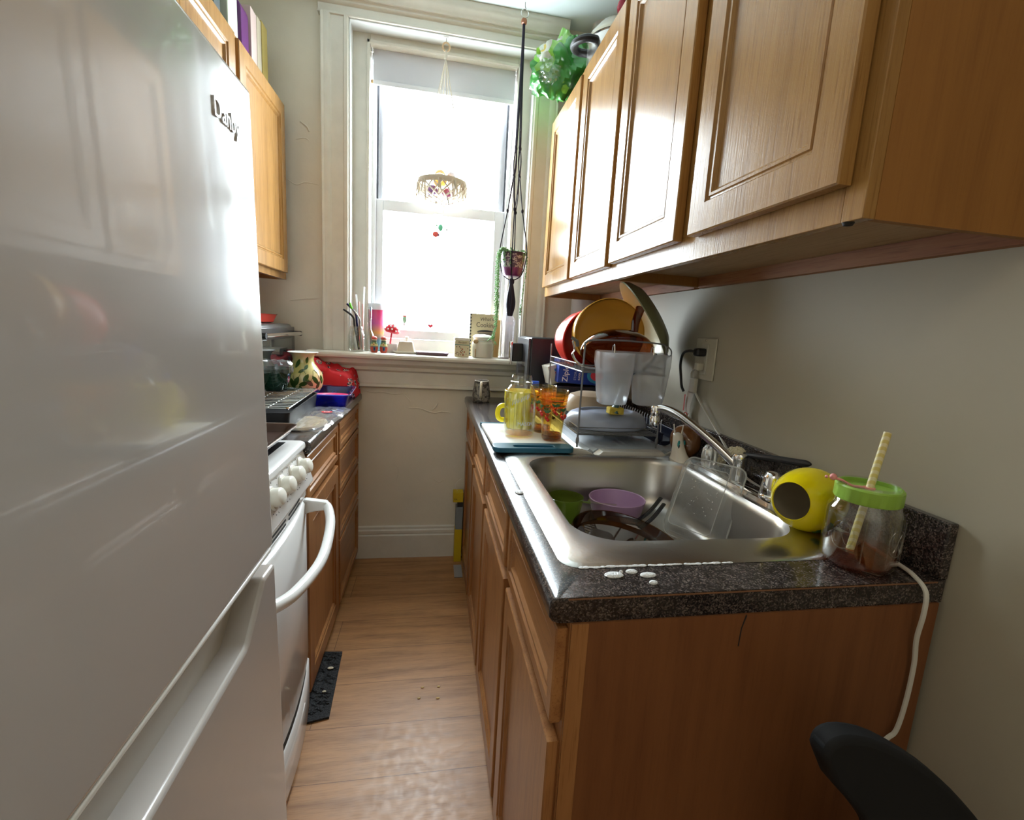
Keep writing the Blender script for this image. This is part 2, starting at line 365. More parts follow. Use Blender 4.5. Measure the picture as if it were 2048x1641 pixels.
def base_unit(label, x0, x1, xd, d, units, y0, y1, end=False, group=None):
    """x0..x1 box, xd = door face x"""
    t = thing('base_cabinet', label, 'cabinet', ((x0+x1)/2, (y0+y1)/2, 0), group=group)
    xfr = xd-d*.019     # face frame front
    b = B(); xa, xb = (xfr-d*.019, xfr-d*.58) if d else (x0, x1)
    xa, xb = min(xa, xb), max(xa, xb)
    xa, xb = max(xa, x0), min(xb, x1)
    b.box(xa, xb, y0+.004, y0+.018, .0, .872); b.box(xa, xb, y1-.016, y1-.002, .0, .872); b.box(xa, xb, y0+.018, y1-.016, .09, .105)
    bk = xb if d < 0 else xa; lo, hi = sorted((bk, bk+d*.012)); b.box(lo, hi, y0+.018, y1-.016, .105, .872)
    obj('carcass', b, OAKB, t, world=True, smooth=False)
    b = B(); lo, hi = sorted((xfr, xfr-d*.019)); b.box(lo, hi, y0, y0+.04, .02, .874); b.box(lo, hi, y1-.04, y1, .02, .874); b.box(lo, hi, y0+.04, y1-.04, .02, .06); b.box(lo, hi, y0+.04, y1-.04, .85, .874); b.box(lo, hi, y0+.04, y1-.04, .665, .72)
    if len(units) > 2:
        m = (units[1][2]+units[2][1])/2 if units[1][0] == 'door' else None
        if m: b.box(lo, hi, m-.035, m+.035, .06, .665); b.box(lo, hi, m-.035, m+.035, .72, .85)
        else:
            for u in units[:-1]: b.box(lo, hi, y0+.04, y1-.04, u[3]-.02, u[3]+.01)
    obj('face_frame', b, OAKL, t, world=True, smooth=False, bevel=.001)
    b = B(); lo, hi = sorted((xfr-d*.07, xfr-d*.085)); b.box(lo, hi, y0, y1, 0, .09); obj('toe_board', b, DARKI, t, world=True, smooth=False)
    for kind, a0, a1, c0, c1 in units:
        if kind == 'drawer':
            panel_door('drawer_front', t, a0, a1, c0, c1, xd, d, fr=.024, mv=OAKLH)
        else: panel_door('door', t, a0, a1, c0, c1, xd, d, fr=.058, mv=OAKL, mp=OAKL)
    return t
XD = .187
us_ = [[(.606, 1.045), (1.085, 1.555)], [(1.60, 2.035), (2.085, 2.525)]]
seams = [.60, 1.578, 2.54]
labs = ['oak sink cabinet at the near end of the right run below the sink', 'oak base cabinet at the window end of the right run']
for i, prs in enumerate(us_):
    un = []
    for a, c in prs: un += [('drawer', a, c, .705, .862), ('door', a, c, .03, .672)]
    t = base_unit(labs[i], XD+.019, XR, XD, -1, un, seams[i], seams[i+1])
    if i == 0:
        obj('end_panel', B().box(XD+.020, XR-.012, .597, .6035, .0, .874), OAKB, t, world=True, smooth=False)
        b = B(); b.box(XD+.0195, XD+.045, .5945, .597, 0, .874); obj('end_stile', b, OAKL, t, world=True, smooth=False)
        b = B(); b.prism([(XD+.30, .874), (XD+.302, .872), (XD+.296, .85), (XD+.295, .82), (XD+.2935, .82), (XD+.2945, .85)], 'y', .5962, .5975); obj('crack', b, DARKI, t, world=True, smooth=False)

# right countertop with the sink cut out
t = thing('countertop', 'dark granite look laminate countertop with sink cut out on the right', 'countertop', (.5, 1.55, .876))
H0 = rrect(.245, .775, .715, 1.345, .06, .914)
O0 = rrect(.1734+.010, .862, .600, 2.56, .004, .914)
def off(r, dx, z): return [(p[0], p[1], z) for p in r]
b = B()
O1 = rrect(.1734+.004, .862, .600, 2.56, .004, .9115); O2 = rrect(.1734, .862, .600, 2.56, .004, .905); O3 = rrect(.1734, .862, .600, 2.56, .004, .884); O4 = rrect(.1734+.004, .862, .600, 2.56, .004, .878); O5 = rrect(.1734+.012, .862, .600, 2.56, .004, .8745)
Hb = off(H0, 0, .8745)
b.loft([Hb, H0, O0, O1, O2, O3, O4, O5], loop=True)
obj('top', b, GRAN, t, world=True, angle=50)
b = B(); b.box(.8435, .8635, .600, 2.56, .9142, 1.014); obj('backsplash', b, GRAN, t, world=True, bevel=.003)
b = B(); b.box(.20, .842, .5985, .5998, .9105, .9125); obj('edge_seam', b, mat('seam_brown', (.20, .09, .04), .6), t, world=True, smooth=False)

# sink
def srr(x0, x1, y0, y1, r, z): return rrect(x0, x1, y0, y1, r, z, 12)
t = thing('kitchen_sink', 'stainless steel single bowl sink set into the right countertop', 'sink', (.5, 1.03, .914))
R = []
R.append(srr(.213, .812, .682, 1.378, .035, .9145)); R.append(srr(.216, .809, .685, 1.375, .034, .9165)); R.append(srr(.224, .801, .693, 1.367, .03, .9185))
R.append(srr(.240, .790, .708, 1.352, .03, .9212)); R.append(srr(.256, .744, .740, 1.334, .07, .9235)); 
R.append(srr(.268, .738, .757, 1.322, .095, .9225))
obj('rim', B().loft(R), STEEL, t, world=True, angle=60)
R = [R[-1]]
R.append(srr(.273, .733, .762, 1.317, .095, .9165)); R.append(srr(.277, .729, .766, 1.313, .095, .905)); R.append(srr(.285, .722, .774, 1.306, .09, .812)); R.append(srr(.291, .716, .780, 1.30, .09, .784)); R.append(srr(.310, .697, .80, 1.28, .08, .769)); R.append(srr(.33, .677, .82, 1.26, .07, .765)); R.append(srr(.46, .545, .99, 1.09, .042, .763))
obj('bowl', B().loft(R, cap1=True), STEELB, t, world=True, angle=60)
b = B(); M0 = Matrix.Translation((.5025, 1.04, .764)); b.lathe([(.055, .001), (.052, .004), (.042, .003), (.038, -.004), (.0, -.006)], 28, M0); obj('strainer', b, CHROME, t, world=True)

# left countertop and cabinets
XF = -.372
base_unit('oak base cabinet between the white stove and the drawer stack', -1.0, -.39, XF, 1, [('drawer', 1.515, 2.0, .715, .862), ('door', 1.515, 2.0, .04, .69)], 1.503, 2.015)
base_unit('oak cabinet of four stacked drawers in the back left corner', -1.0, -.39, XF, 1, [('drawer', 2.03, 2.545, .742, .862), ('drawer', 2.03, 2.545, .548, .732), ('drawer', 2.03, 2.545, .352, .538), ('drawer', 2.03, 2.545, .045, .342)], 2.015, 2.55)
t = thing('countertop', 'short granite look countertop on the left beyond the stove', 'countertop', (-.69, 2.03, .876))
b = B(); b.prism([(-1.018, .8745), (-1.018, .914), (-.370, .914), (-.363, .9115), (-.3585, .905), (-.3585, .884), (-.363, .877), (-.372, .8745)], 'y', 1.50, 2.56); obj('top', b, GRAN, t, world=True, angle=50)
b = B(); b.box(-1.019, -1.0, 1.50, 2.56, .9142, 1.0); obj('backsplash', b, GRAN, t, world=True, bevel=.002)

# wall cabinets
def wall_unit(label, xw, d, xd, y0, y1, z0, z1, doors, zd0, zd1, arch=False):
    """xw = wall x, d = way doors face, xd = door face"""
    xfr = xd-d*.0245
    t = thing('wall_cabinet', label, 'cabinet', ((xw+xfr)/2, (y0+y1)/2, z0))
    lo, hi = sorted((xfr-d*.019, xw+d*.001))
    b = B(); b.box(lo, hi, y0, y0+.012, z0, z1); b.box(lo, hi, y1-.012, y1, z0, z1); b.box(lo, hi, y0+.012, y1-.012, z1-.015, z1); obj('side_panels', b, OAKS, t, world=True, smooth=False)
    b = B(); b.box(lo, hi, y0+.012, y1-.012, z0+.030, z0+.042); obj('bottom_panel', b, PLY, t, world=True, smooth=False)
    lo2, hi2 = sorted((xw+d*.001, xw+d*.02)); b = B(); b.box(lo2, hi2, y0+.012, y1-.012, z0-.004, z0+.0295); obj('hanging_rail', b, PINE, t, world=True, smooth=False)
    b = B(); lo3, hi3 = sorted((xfr, xfr-d*.019))
    b.box(lo3, hi3, y0, y0+.035, z0, z1); b.box(lo3, hi3, y1-.035, y1, z0, z1); b.box(lo3, hi3, y0+.035, y1-.035, z0, z0+.055); b.box(lo3, hi3, y0+.035, y1-.035, z1-.05, z1)
    if len(doors) > 1:
        m = (doors[0][1]+doors[1][0])/2; b.box(lo3, hi3, m-.04, m+.04, z0+.055, z1-.05)
    obj('face_frame', b, OAKV, t, world=True, smooth=False, bevel=.001)
    b = B(); b.box(lo, hi, y0+.012, y1-.012, z0+.3, z0+.312); obj('shelf', b, PLY, t, world=True, smooth=False)
    for a, c in doors: panel_door('door', t, a, c, zd0, zd1, xd, d, t=.0235, fr=.056, mv=OAKV)
    return t
t = wall_unit('near oak wall cabinet above the sink with two tall doors', XR, -1, .5257, .572, 1.486, 1.459, 2.30, [(.596, .991), (1.05, 1.467)], 1.505, 2.255)
b = B(); b.lathe([(.008, 0), (.006, -.004), (0, -.005)], 12, Matrix.Translation((.556, .60, 1.4592))); obj('cup_hole', b, DARKI, t, world=True)
wall_unit('far oak wall cabinet on the right next to the window', XR, -1, .5257, 1.488, 2.44, 1.459, 2.30, [(1.50, 1.908), (1.943, 2.403)], 1.50, 2.26)
wall_unit('oak wall cabinet on the left beside the window wall', XL, 1, -.68, 1.47, 2.53, 1.455, 2.23, [(1.50, 1.925), (1.958, 2.47)], 1.482, 2.205)

# ------------------------------------------------------------ refrigerator
FR = thing('refrigerator', 'tall white two door refrigerator filling the left foreground', 'refrigerator', (-.62, .585, 0), (0, -.0199, 0))
lean = BASE['refrigerator'].copy(); BASE['refrigerator'] = Matrix.Translation((-.62, .585, 0))  # local x,y,z measured upright
# upright front face at x = F0 ; leaning the whole thing back by .02 rad brings the top to x=-.29
F0 = -.2577
b = B(); b.box(-.955, F0-.062, .30, .878, .03, 1.612); obj('body', b, APPL, FR, world=True, bevel=.006)
b = B(); b.box(F0-.055, F0, .30, .878, .867, 1.621)
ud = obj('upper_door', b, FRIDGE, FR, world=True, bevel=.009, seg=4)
b = B(); b.box(F0-.062, F0-.055, .305, .873, .872, 1.617); obj('gasket', b, mat('gasket_grey', (.35, .34, .33), .7), ud, world=True)
b = B()
poly = [(.30, .06), (.878, .06), (.878, .832), (.822, .832), (.812, .822), (.742, .768), (.730, .764), (.448, .764), (.436, .768), (.366, .822), (.356, .832), (.30, .832)]
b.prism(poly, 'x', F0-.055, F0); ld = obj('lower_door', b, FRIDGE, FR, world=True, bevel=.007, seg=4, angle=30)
b = B(); b.box(F0-.053, F0-.040, .31, .87, .70, .868); obj('handle_recess', b, mat('recess_white', (.58, .55, .50), .4), ld, world=True, smooth=False)
b = B(); b.box(F0-.055, F0-.001, .31, .868, .860, .8685); obj('grip_edge', b, mat('grip_edge', (.85, .84, .80), .25), ud, world=True, bevel=.003)
b = B(); b.box(F0-.10, F0-.02, .32, .86, 0, .055); obj('kick_grille', b, APPL, FR, world=True)
text('brand_badge', 'Danby', .034, mat('badge_silver', (.85, .86, .88), .35, .6), ud, (F0+.0008, .775, 1.541), (PI/2, 0, PI/2), ext=.0012, sx=.95, world=True)

# ------------------------------------------------------------ stove
ST = thing('gas_stove', 'white freestanding stove with front control knobs beyond the refrigerator', 'stove', (-.7, 1.19, 0))
y0, y1 = .888, 1.496; yc = (y0+y1)/2; hw = (y1-y0)/2
obj('body', B().box(-1.0, -.395, y0, y1, .03, .893), APPL, ST, world=True, bevel=.003)
b = B(); b.prism([(-1.0, .893), (-1.0, .918), (-.385, .918), (-.374, .913), (-.370, .900), (-.374, .893)], 'y', y0, y1); obj('cooktop', b, APPL, ST, world=True, bevel=.003)
b = B(); b.box(-.98, -.42, y0+.03, y1-.03, .9182, .9192); obj('burner_well', b, mat('enamel_black', (.02, .02, .022), .3), ST, world=True)
for cx in (-.84, -.56):
    for cy in (y0+.16, y1-.16):
        b = B()
        b.tube([(cx+.12*math.cos(a), cy+.12*math.sin(a), .936) for a in [2*PI*i/20 for i in range(20)]], .005, 6, closed=True)
        for k in range(4):
            a = PI/4+k*PI/2; b.tube([(cx+.03*math.cos(a), cy+.03*math.sin(a), .937), (cx+.12*math.cos(a), cy+.12*math.sin(a), .937), (cx+.125*math.cos(a), cy+.125*math.sin(a), .920)], .005, 6)
        obj('burner_grate', b, BLACK, ST, world=True)
b = B(); b.prism([(-.40, .892), (-.381, .892), (-.352, .800), (-.352, .790), (-.40, .790)], 'y', y0, y1); obj('control_panel', b, APPL, ST, world=True, bevel=.003)
na = math.atan2(.092, .029)   # slope of the panel
nrm = Vector((math.sin(na), 0, math.cos(na)))
def panel_pt(y, s):  # s 0 top .. 1 bottom
    return Vector((-.381+.029*s, y, .892-.092*s))
for k, ky in enumerate((1.432, 1.352, 1.262, 1.172, 1.035)):
    c = panel_pt(ky, .42 if k < 4 else .55); r = .027 if k < 4 else .033
    m = Matrix.Translation(c) @ rotv(nrm)
    kb = B(); kb.lathe([(r*1.12, 0), (r*1.12, .003), (r*1.0, .006), (0, .006)], 32, m)
    g = B(); g.lathe([(1.08*r, .004), (1.12*r, .010), (1.08*r, .019), (.98*r, .0245), (.80*r, .027), (0, .0275)], 32, m, sx=1.0, sy=.74)
    ko = obj('knob', kb, OFFW, ST, world=True); obj('grip', g, OFFW, ko, world=True)
    mk = B()
    for j in range(11 if k < 4 else 16):
        a = -2.2+j*(4.4/(10 if k < 4 else 15)); p = m @ Vector((-(r+.012)*math.cos(a), (r+.012)*math.sin(a), .0006)); q = m @ Vector((-(r+.0145)*math.cos(a), (r+.0145)*math.sin(a), .0006))
        mk.tube([p, q], .0008, 4)
    obj('dial_marks', mk, mat('print_grey', (.10, .10, .11), .6), ST, world=True)
def bul(y, amt): return amt*max(0, 1-((y-yc)/hw)**2)
def bulge_panel(name, z0_, z1_, x_, amt, m, parent, tk=.03, n=16):
    rings = []
    for i in range(n+1):
        y = y0+(y1-y0)*i/n; x = x_+bul(y, amt); xi = -.395
        rings.append([(xi, y, z0_), (x-.004, y, z0_), (x, y, z0_+.004), (x, y, z1_-.006), (x-.006, y, z1_), (xi, y, z1_)])
    return obj(name, B().loft(rings, True, True, True), m, parent, world=True, angle=50)
# vent band
bulge_panel('vent_band', .742, .786, -.374, .012, APPL, ST)
b = B()
for row in (.756, .768):
    for k in range(3):
        ya = y0+.09+k*.15; n = 6
        b.loft([[(-.3735+bul(ya+.12*i/n, .012)+.0012, ya+.12*i/n, row-.0022), (-.3735+bul(ya+.12*i/n, .012)+.0012, ya+.12*i/n, row+.0022), (-.380+bul(ya+.12*i/n, .012), ya+.12*i/n, row+.0022), (-.380+bul(ya+.12*i/n, .012), ya+.12*i/n, row-.0022)] for i in range(n+1)], True, True, True)
obj('vent_slots', b, DARKI, ST, world=True, smooth=False)
od = bulge_panel('oven_door', .205, .738, -.374, .028, APPL, ST)
hp = spline([(-.352, 1.478, .722), (-.318, 1.472, .722), (-.300, 1.455, .715), (-.276, 1.36, .698), (-.262, 1.19, .685), (-.276, 1.02, .698), (-.300, .93, .715), (-.318, .912, .722), (-.352, .906, .722)], 6)
obj('handle', B().tube(hp, .0135, 12), mat('handle_white', (.80, .80, .78), .2), od, world=True)
for ya in (1.474, .910):
    b = B(); b.prism([(-.374, .695), (-.374, .742), (-.330, .736), (-.305, .732), (-.305, .708), (-.340, .704)], 'y', ya-.015, ya+.015); obj('handle_mount', b, MATS['handle_white'], od, world=True, bevel=.005)
dr = bulge_panel('warming_drawer', .035, .188, -.372, .030, APPL, ST)
b = B(); rr = []
for i in range(17):
    u = i/16; y = yc-.15+.30*u; hh = .030*math.sin(PI*u)**.7+.0005
    x = -.372+bul(y, .03)+.0008
    rr.append([(x, y, .150), (x+.0025, y, .150-hh*.3), (x+.0015, y, .150-hh)])
obj('finger_pull', B().loft(rr, False), mat('pull_white', (.80, .79, .77), .15), dr, world=True)
b = B(); rr = []
for i in range(17):
    y = y0+.03+(y1-y0-.10)*i/16; x = -.372+bul(y, .03); rr.append([(x-.02, y, .189), (x-.004, y, .189), (x-.004, y, .204), (x-.02, y, .204)])
obj('drawer_gap', B().loft(rr, True, True, True), DARKI, ST, world=True)

# ------------------------------------------------------------ things on the right counter
def jar_prof(r, h, neck, wall=.0025):
    o = [(0, .0), (r*.80, 0), (r*.93, .004), (r, .016), (r, h*.66), (r*.97, h*.72), (r*.86, h*.80), (neck+.002, h*.86), (neck, h*.88), (neck, h*.90), (neck+.0025, h*.905), (neck+.0025, h*.925), (neck, h*.93), (neck, h-.003), (neck-.001, h)]
    i = [(max(0, a-wall), z+(.006 if k == 0 else 0)) for k, (a, z) in enumerate(reversed(o))]
    i = [(a, max(z, .006)) for a, z in i]; i[-1] = (0, .006)
    return o+i[:-1]+[(0, .006)]
GLASS = thin('jar_glass', (.94, .95, .935), .62, .02)
LOGO = mat('glass_relief', (.80, .82, .80), .15, alpha=.55)

def liquid(r, z0, z1): return [(0, z0), (r*.86, z0), (r*.97, z0+.006), (r, z0+.014), (r, z1), (0, z1)]

# mug
t = thing('mug', 'small grey patterned mug with an ivory handle at the window end of the counter', 'mug', (.245, 2.395, .9142))
def mug_mat():
    m = mat('mug_pattern', (.3, .28, .26), .35); nt = m.node_tree; f = noise_n(nt, 60, (1, 1, .7), 3, .7)
    lk(nt, ramp(nt, f, [(.44, (.05, .045, .04)), (.50, (.22, .20, .17)), (.62, (.15, .14, .125))], 'CONSTANT'), nt.nodes['Principled BSDF'].inputs['Base Color']); return m
obj('body', B().lathe([(0, 0), (.040, 0), (.045, .006), (.046, .03), (.041, .07), (.036, .108), (.034, .108), (.038, .06), (.040, .01), (0, .008)], 32), mug_mat(), t)
obj('rim', B().lathe([(.0362, .104), (.0368, .108), (.035, .1095), (.0335, .108)], 32), WHITE, t)
hd = spline([(-.006, -.034, .098), (-.008, -.062, .100), (-.010, -.070, .075), (-.009, -.062, .045), (-.006, -.041, .030)], 6)
obj('handle', B().tube(hd, .0065, 8, flat=1.3), CREAM, t)

# cutting board
TEAL = mat('teal_plastic', (.012, .10, .17), .3)
t = thing('cutting_board', 'white cutting board with dark teal grip ends lying across the sink corner', 'cutting board', (.307, 1.58, .9190), (-.0225, 0, .01))
def slab(x0, x1, y0, y1, r, z0, z1): return B().loft([rrect(x0, x1, y0, y1, r, z0), rrect(x0, x1, y0, y1, r, z1)], True, True, True)
obj('surface', slab(-.118, .120, -.160, .205, .02, .001, .0125), mat('board_white', (.84, .83, .78), .35), t, bevel=.002)
# grip with a slot
o_ = rrect(-.124, .126, -.222, -.150, .022, 0, 8); h_ = rrect(-.062, .066, -.207, -.180, .0125, 0, 8)
b = B(); b.loft([[(p[0], p[1], .0) for p in h_], [(p[0], p[1], .0145) for p in h_], [(p[0], p[1], .0145) for p in o_], [(p[0], p[1], 0) for p in o_]], loop=True)
obj('grip', b, TEAL, t, bevel=.0015)
obj('end_strip', slab(-.121, .123, .197, .212, .006, .0, .0142), TEAL, t, bevel=.0015)

# mason jar
BT = .9345
t = thing('mason_jar', 'empty clear glass mason jar on the cutting board in front of the yellow pitcher', 'jar', (.292, 1.552, BT))
obj('glass', B().lathe(jar_prof(.053, .198, .035), 40), GLASS, t, angle=60)
obj('residue', B().lathe([(0, .0065), (.044, .0065), (.047, .010), (0, .010)], 32), thin('tea_residue', (.95, .72, .5), .1), t)
a0 = math.atan2(-1.5, -.3)
def ring_text(parent, s, r, z, size, mid, span, m, slope=0):
    for i, ch in enumerate(s):
        if ch == ' ': continue
        a = mid+span*(i-(len(s)-1)/2)
        text('embossed_letter', ch, size, m, parent, (r*math.cos(a), r*math.sin(a), z+slope*(i-(len(s)-1)/2)), (PI/2, 0, a+PI/2), ext=.0006)
ring_text(t, 'MASON', .0532, .048, .016, a0+.42, .20, LOGO)
b = B()
for k in range(9):
    a = a0-.5+k*.125; b.tube([(.0535*math.cos(a+.05*math.sin(k*2)), .0535*math.sin(a+.05*math.sin(k*2)), .108+.003*k), (.0535*math.cos(a+.03), .0535*math.sin(a+.03), .125+.003*k), (.0535*math.cos(a+.08), .0535*math.sin(a+.08), .112+.003*k)], .0011, 5)
obj('raised_script', b, LOGO, t)
b = B()
for k in range(12):
    a = k*PI/6; b.tube([(.0533*math.cos(a), .0533*math.sin(a), .02), (.0533*math.cos(a), .0533*math.sin(a), .125)], .0012, 5)
obj('ribs', b, GLASS, t)

# cherry glasses
AMB = thin('amber_glass', (.97, .88, .58), .30, .02)
def cherry_glass(label, loc, rz):
    t = thing('drinking_glass', label, 'glass', loc, (0, 0, rz), 'amber drinking glasses with cherries')
    H = .166
    def rr(z): return .034+.0135*(max(0, z-.02)/(H-.02))**1.1 if z > .02 else .027+.007*min(1, z/.012)**.5
    zs = [0, .003, .008, .014, .02, .04, .07, .10, .13, .155, H]
    outer = [(0, 0)]+[(rr(z), z) for z in zs]; inner = [(rr(z)-.002, z) for z in reversed(zs) if z > .015]+[(.026, .014), (0, .013)]
    obj('glass', B().lathe(outer+[(rr(H)-.001, H+.001)]+inner, 36), AMB, t, angle=60)
    obj('thick_base', B().lathe([(0, .001), (.025, .001), (.0318, .006), (.0325, .016), (.030, .024), (0, .018)], 30), thin('amber_deep', (.50, .24, .04), .3), t)
    for z0_, z1_, c in ((.112, .116, 1), (.120, .129, 0), (.133, .137, 1), (.1405, .150, 0)):
        b = B(); b.lathe([(rr(z0_)+.0004, z0_), (rr(z1_)+.0004, z1_)], 36)
        obj('stripe', b, thin('orange_band', (1.0, .86, .55), .06, .2, milky=.20, milkcol=(.9, .35, .03)) if c == 0 else thin('red_band', (.97, .62, .38), .06, .2, milky=.32, milkcol=(.75, .08, .03)), t)
    ch = B(); lf = B()
    for k in range(9):
        a = k*.7; z = .088+.012*math.sin(k*2.3); r = rr(z)
        ch.ball((r*math.cos(a), r*math.sin(a), z), .0058, 10, sc=(1, 1, 1))
        ch.ball((r*math.cos(a+.16), r*math.sin(a+.16), z-.006), .0052, 10)
        p = [(rr(z+q)*math.cos(a+w)*1.01, rr(z+q)*math.sin(a+w)*1.01, z+q) for q, w in ((.004, 0), (.014, .05), (.022, .12))]
        lf.tube(p, .0009, 5)
        for w in (.05, .22, -.1):
            rot = Matrix.Rotation(a+w, 3, 'Z') @ Matrix.Rotation(.7 if w > 0 else -.6, 3, 'X')
            lf.ball((rr(z+.022)*math.cos(a+w)*1.01, rr(z+.022)*math.sin(a+w)*1.01, z+.022), .0085, 8, sc=(.12, 1, .42), rot=rot)
    obj('cherries', ch, mat('cherry_red', (.55, .02, .015), .3), t); obj('leaves', lf, mat('leaf_ink', (.04, .12, .03), .4), t)
    return t
cherry_glass('amber cherry print drinking glass in front, nearest the sink', (.391, 1.492, BT), .4)
cherry_glass('amber cherry print drinking glass standing behind its twin', (.386, 1.625, BT-.003), 1.2)

# yellow pitcher
YEL = mat('yellow_plastic', (.85, .72, .01), .35)
t = thing('pitcher', 'yellow ribbed plastic pitcher standing behind the mason jar', 'pitcher', (.322, 1.70, BT-.006))
b = B(); n = 60; rings = []
prof = [(.046, 0), (.050, .004), (.056, .05), (.060, .10), (.062, .138), (.060, .14), (.0575, .136), (.054, .06), (.046, .006)]
for r, z in prof: rings.append([((r+.0016*math.cos(15*2*PI*i/n)*(1 if .01 < z < .13 else 0))*math.cos(2*PI*i/n), (r+.0016*math.cos(15*2*PI*i/n)*(1 if .01 < z < .13 else 0))*math.sin(2*PI*i/n), z) for i in range(n)])
b.loft(rings, True, True, True); obj('body', b, YEL, t)
obj('handle', B().tube(spline([(-.052, -.01, .085), (-.078, -.018, .082), (-.088, -.02, .060), (-.080, -.018, .036), (-.050, -.01, .03)], 6), .009, 10), YEL, t)

# drying tray and two tier rack
TRAY = mat('tray_grey', (.42, .46, .50), .25)
t = thing('drip_tray', 'ribbed grey drip tray with folded front lip under the dish rack', 'tray', (.61, 1.66, .9142))
b = B(); n = 28; x0, x1 = -.165, .19; rings = []
for yy in (-.255, .30):
    top = [(x0+(x1-x0)*i/n, yy, .0085+.0045*math.cos(i*PI)) for i in range(n+1)]; rings.append(top+[(x1, yy, .0), (x0, yy, .0)])
b.loft(rings, True, True, True); obj('ribbed_floor', b, TRAY, t, smooth=False)
b = B()
b.prism([(-.185, 0), (-.185, .020), (-.178, .022), (-.165, .012), (-.165, 0)], 'y', -.262, .30); b.prism([(.19, 0), (.19, .012), (.203, .022), (.21, .020), (.21, 0)], 'y', -.262, .30); b.box(-.185, .21, .30, .312, 0, .024)
obj('side_lips', b, TRAY, t, bevel=.002)
b = B(); b.prism([(-.105, .0), (-.085, .016), (.115, .016), (.135, .0)], 'y', -.300, -.262); b.prism([(-.185, 0), (-.105, .0), (-.13, .012), (-.185, .02)], 'y', -.275, -.262); b.prism([(.21, 0), (.135, 0), (.16, .012), (.21, .02)], 'y', -.275, -.262)
obj('drain_spout', b, mat('tray_lip', (.48, .46, .42), .3), t, bevel=.0015)

RK = thing('dish_rack', 'two tier chrome wire dish rack holding bowls and lids beside the sink', 'dish rack', (.595, 1.64, .925))
x0, x1, ya, yb = .462, .735, 1.432, 1.86
P4 = [(x0, ya), (x1, ya), (x1, yb), (x0, yb)]
for k, (px_, py_) in enumerate(P4):
    b = B(); b.tube([(px_, py_, .926), (px_, py_, 1.262 if k < 2 else 1.24)], .0032, 8); b.ball((px_, py_, .948), .006, 8, sc=(1, 1, 2.4)); obj('post', b, WIRE, RK, world=True)
def shelf(z, name, lo=0):
    b = B(); b.tube([(p[0], p[1], z) for p in P4], .0028, 6, closed=True); b.tube([(p[0], p[1], z+.022) for p in P4], .0022, 6, closed=True)
    n = 26
    for i in range(1, n): y = ya+(yb-ya)*i/n; b.tube([(x0, y, z+.022), (x0, y, z), (x1, y, z), (x1, y, z+.022)], .0015, 5)
    for x in (x0+.09, x1-.09): b.tube([(x, ya, z-.002), (x, yb, z-.002)], .002, 5)
    obj(name, b, WIRE, RK, world=True)
shelf(.968, 'lower_shelf'); shelf(1.168, 'upper_shelf')
b = B(); b.tube(spline([(x0, ya, 1.255), (x0+.02, ya, 1.268), (x0+.13, ya, 1.272), (x1-.02, ya, 1.268), (x1, ya, 1.255)], 6), .0030, 6); obj('end_hoop', b, WIRE, RK, world=True)
b = B(); b.tube(spline([(.742, 1.44, 1.262), (.750, 1.43, 1.25), (.752, 1.43, 1.235), (.742, 1.43, 1.228), (.738, 1.43, 1.238)], 5), .0022, 6); obj('hook', b, WIRE, RK, world=True)

# oval roaster lid on the lower tier
t = thing('roaster_lid', 'pale blue grey oval enamel lid lying on the lower rack shelf', 'lid', (.602, 1.565, .9725))
LIDM = mat('blue_grey_enamel', (.30, .34, .44), .3)
obj('shell', B().lathe([(.148, .0), (.151, .004), (.150, .010), (.143, .030), (.130, .045), (.110, .053), (.100, .055), (.096, .0545), (.094, .047), (.086, .046), (.078, .0475), (0, .0475), (0, .044), (.10, .044), (.128, .041), (.140, .026), (.146, .004)], 56, None, sx=.985, sy=.70), LIDM, t, angle=50)

# bowls, skillet and lid on the upper tier
def bowl_prof(R, d, tk=.004, foot=.5):
    o = [(R, 0), (R+.003, -.002), (R*.985, -d*.18), (R*.90, -d*.5), (R*.74, -d*.8), (R*foot, -d), (0, -d)]
    i = [(0, -d+tk), (R*foot-tk*.3, -d+tk), (R*.74-tk, -d*.8+tk*.6), (R*.90-tk, -d*.5), (R*.985-tk, -d*.18), (R-tk, 0)]
    return o+i
def tilted(center, axis): return Matrix.Translation(center) @ rotv(axis)
def one(name, b, m, label, cat, loc, group=None, **k):
    o = obj(name, b, m, None, **k); place(o, loc); return tag(o, label, cat, group)
RED = mat('red_melamine', (.72, .035, .025), .25)
ORG = mat('yellow_melamine', (.78, .42, .07), .25)
OLV = mat('olive_melamine', (.24, .25, .14), .3)
ax1 = Vector((.42, -.86, -.05))
t = thing('mixing_bowl', 'large red mixing bowl tipped on its side at the back of the upper rack', 'bowl', (.545, 1.70, 1.19))
m = tilted((.570, 1.678, 1.262), ax1)
obj('bowl', B().lathe(bowl_prof(.142, .115), 48, m, sy=.80), RED, t, world=True, angle=60)
t = thing('mixing_bowl', 'large yellow mixing bowl nested in the red bowl on the upper rack', 'bowl', (.58, 1.64, 1.19))
m = tilted((.610, 1.605, 1.290), Vector((.30, -.93, .0)))
obj('bowl', B().lathe(bowl_prof(.152, .088), 48, m, sy=.80), ORG, t, world=True, angle=60)
t = thing('serving_bowl', 'olive green shallow bowl with cream inside standing on edge against the yellow bowl', 'bowl', (.75, 1.62, 1.19))
m = tilted((.708, 1.585, 1.340), Vector((-.80, .20, -.55)))
R0 = .152
obj('shell', B().lathe([(R0, 0), (R0+.003, -.003), (R0*.93, -.022), (R0*.72, -.044), (R0*.35, -.050), (0, -.050)], 48, m), OLV, t, world=True, angle=60)
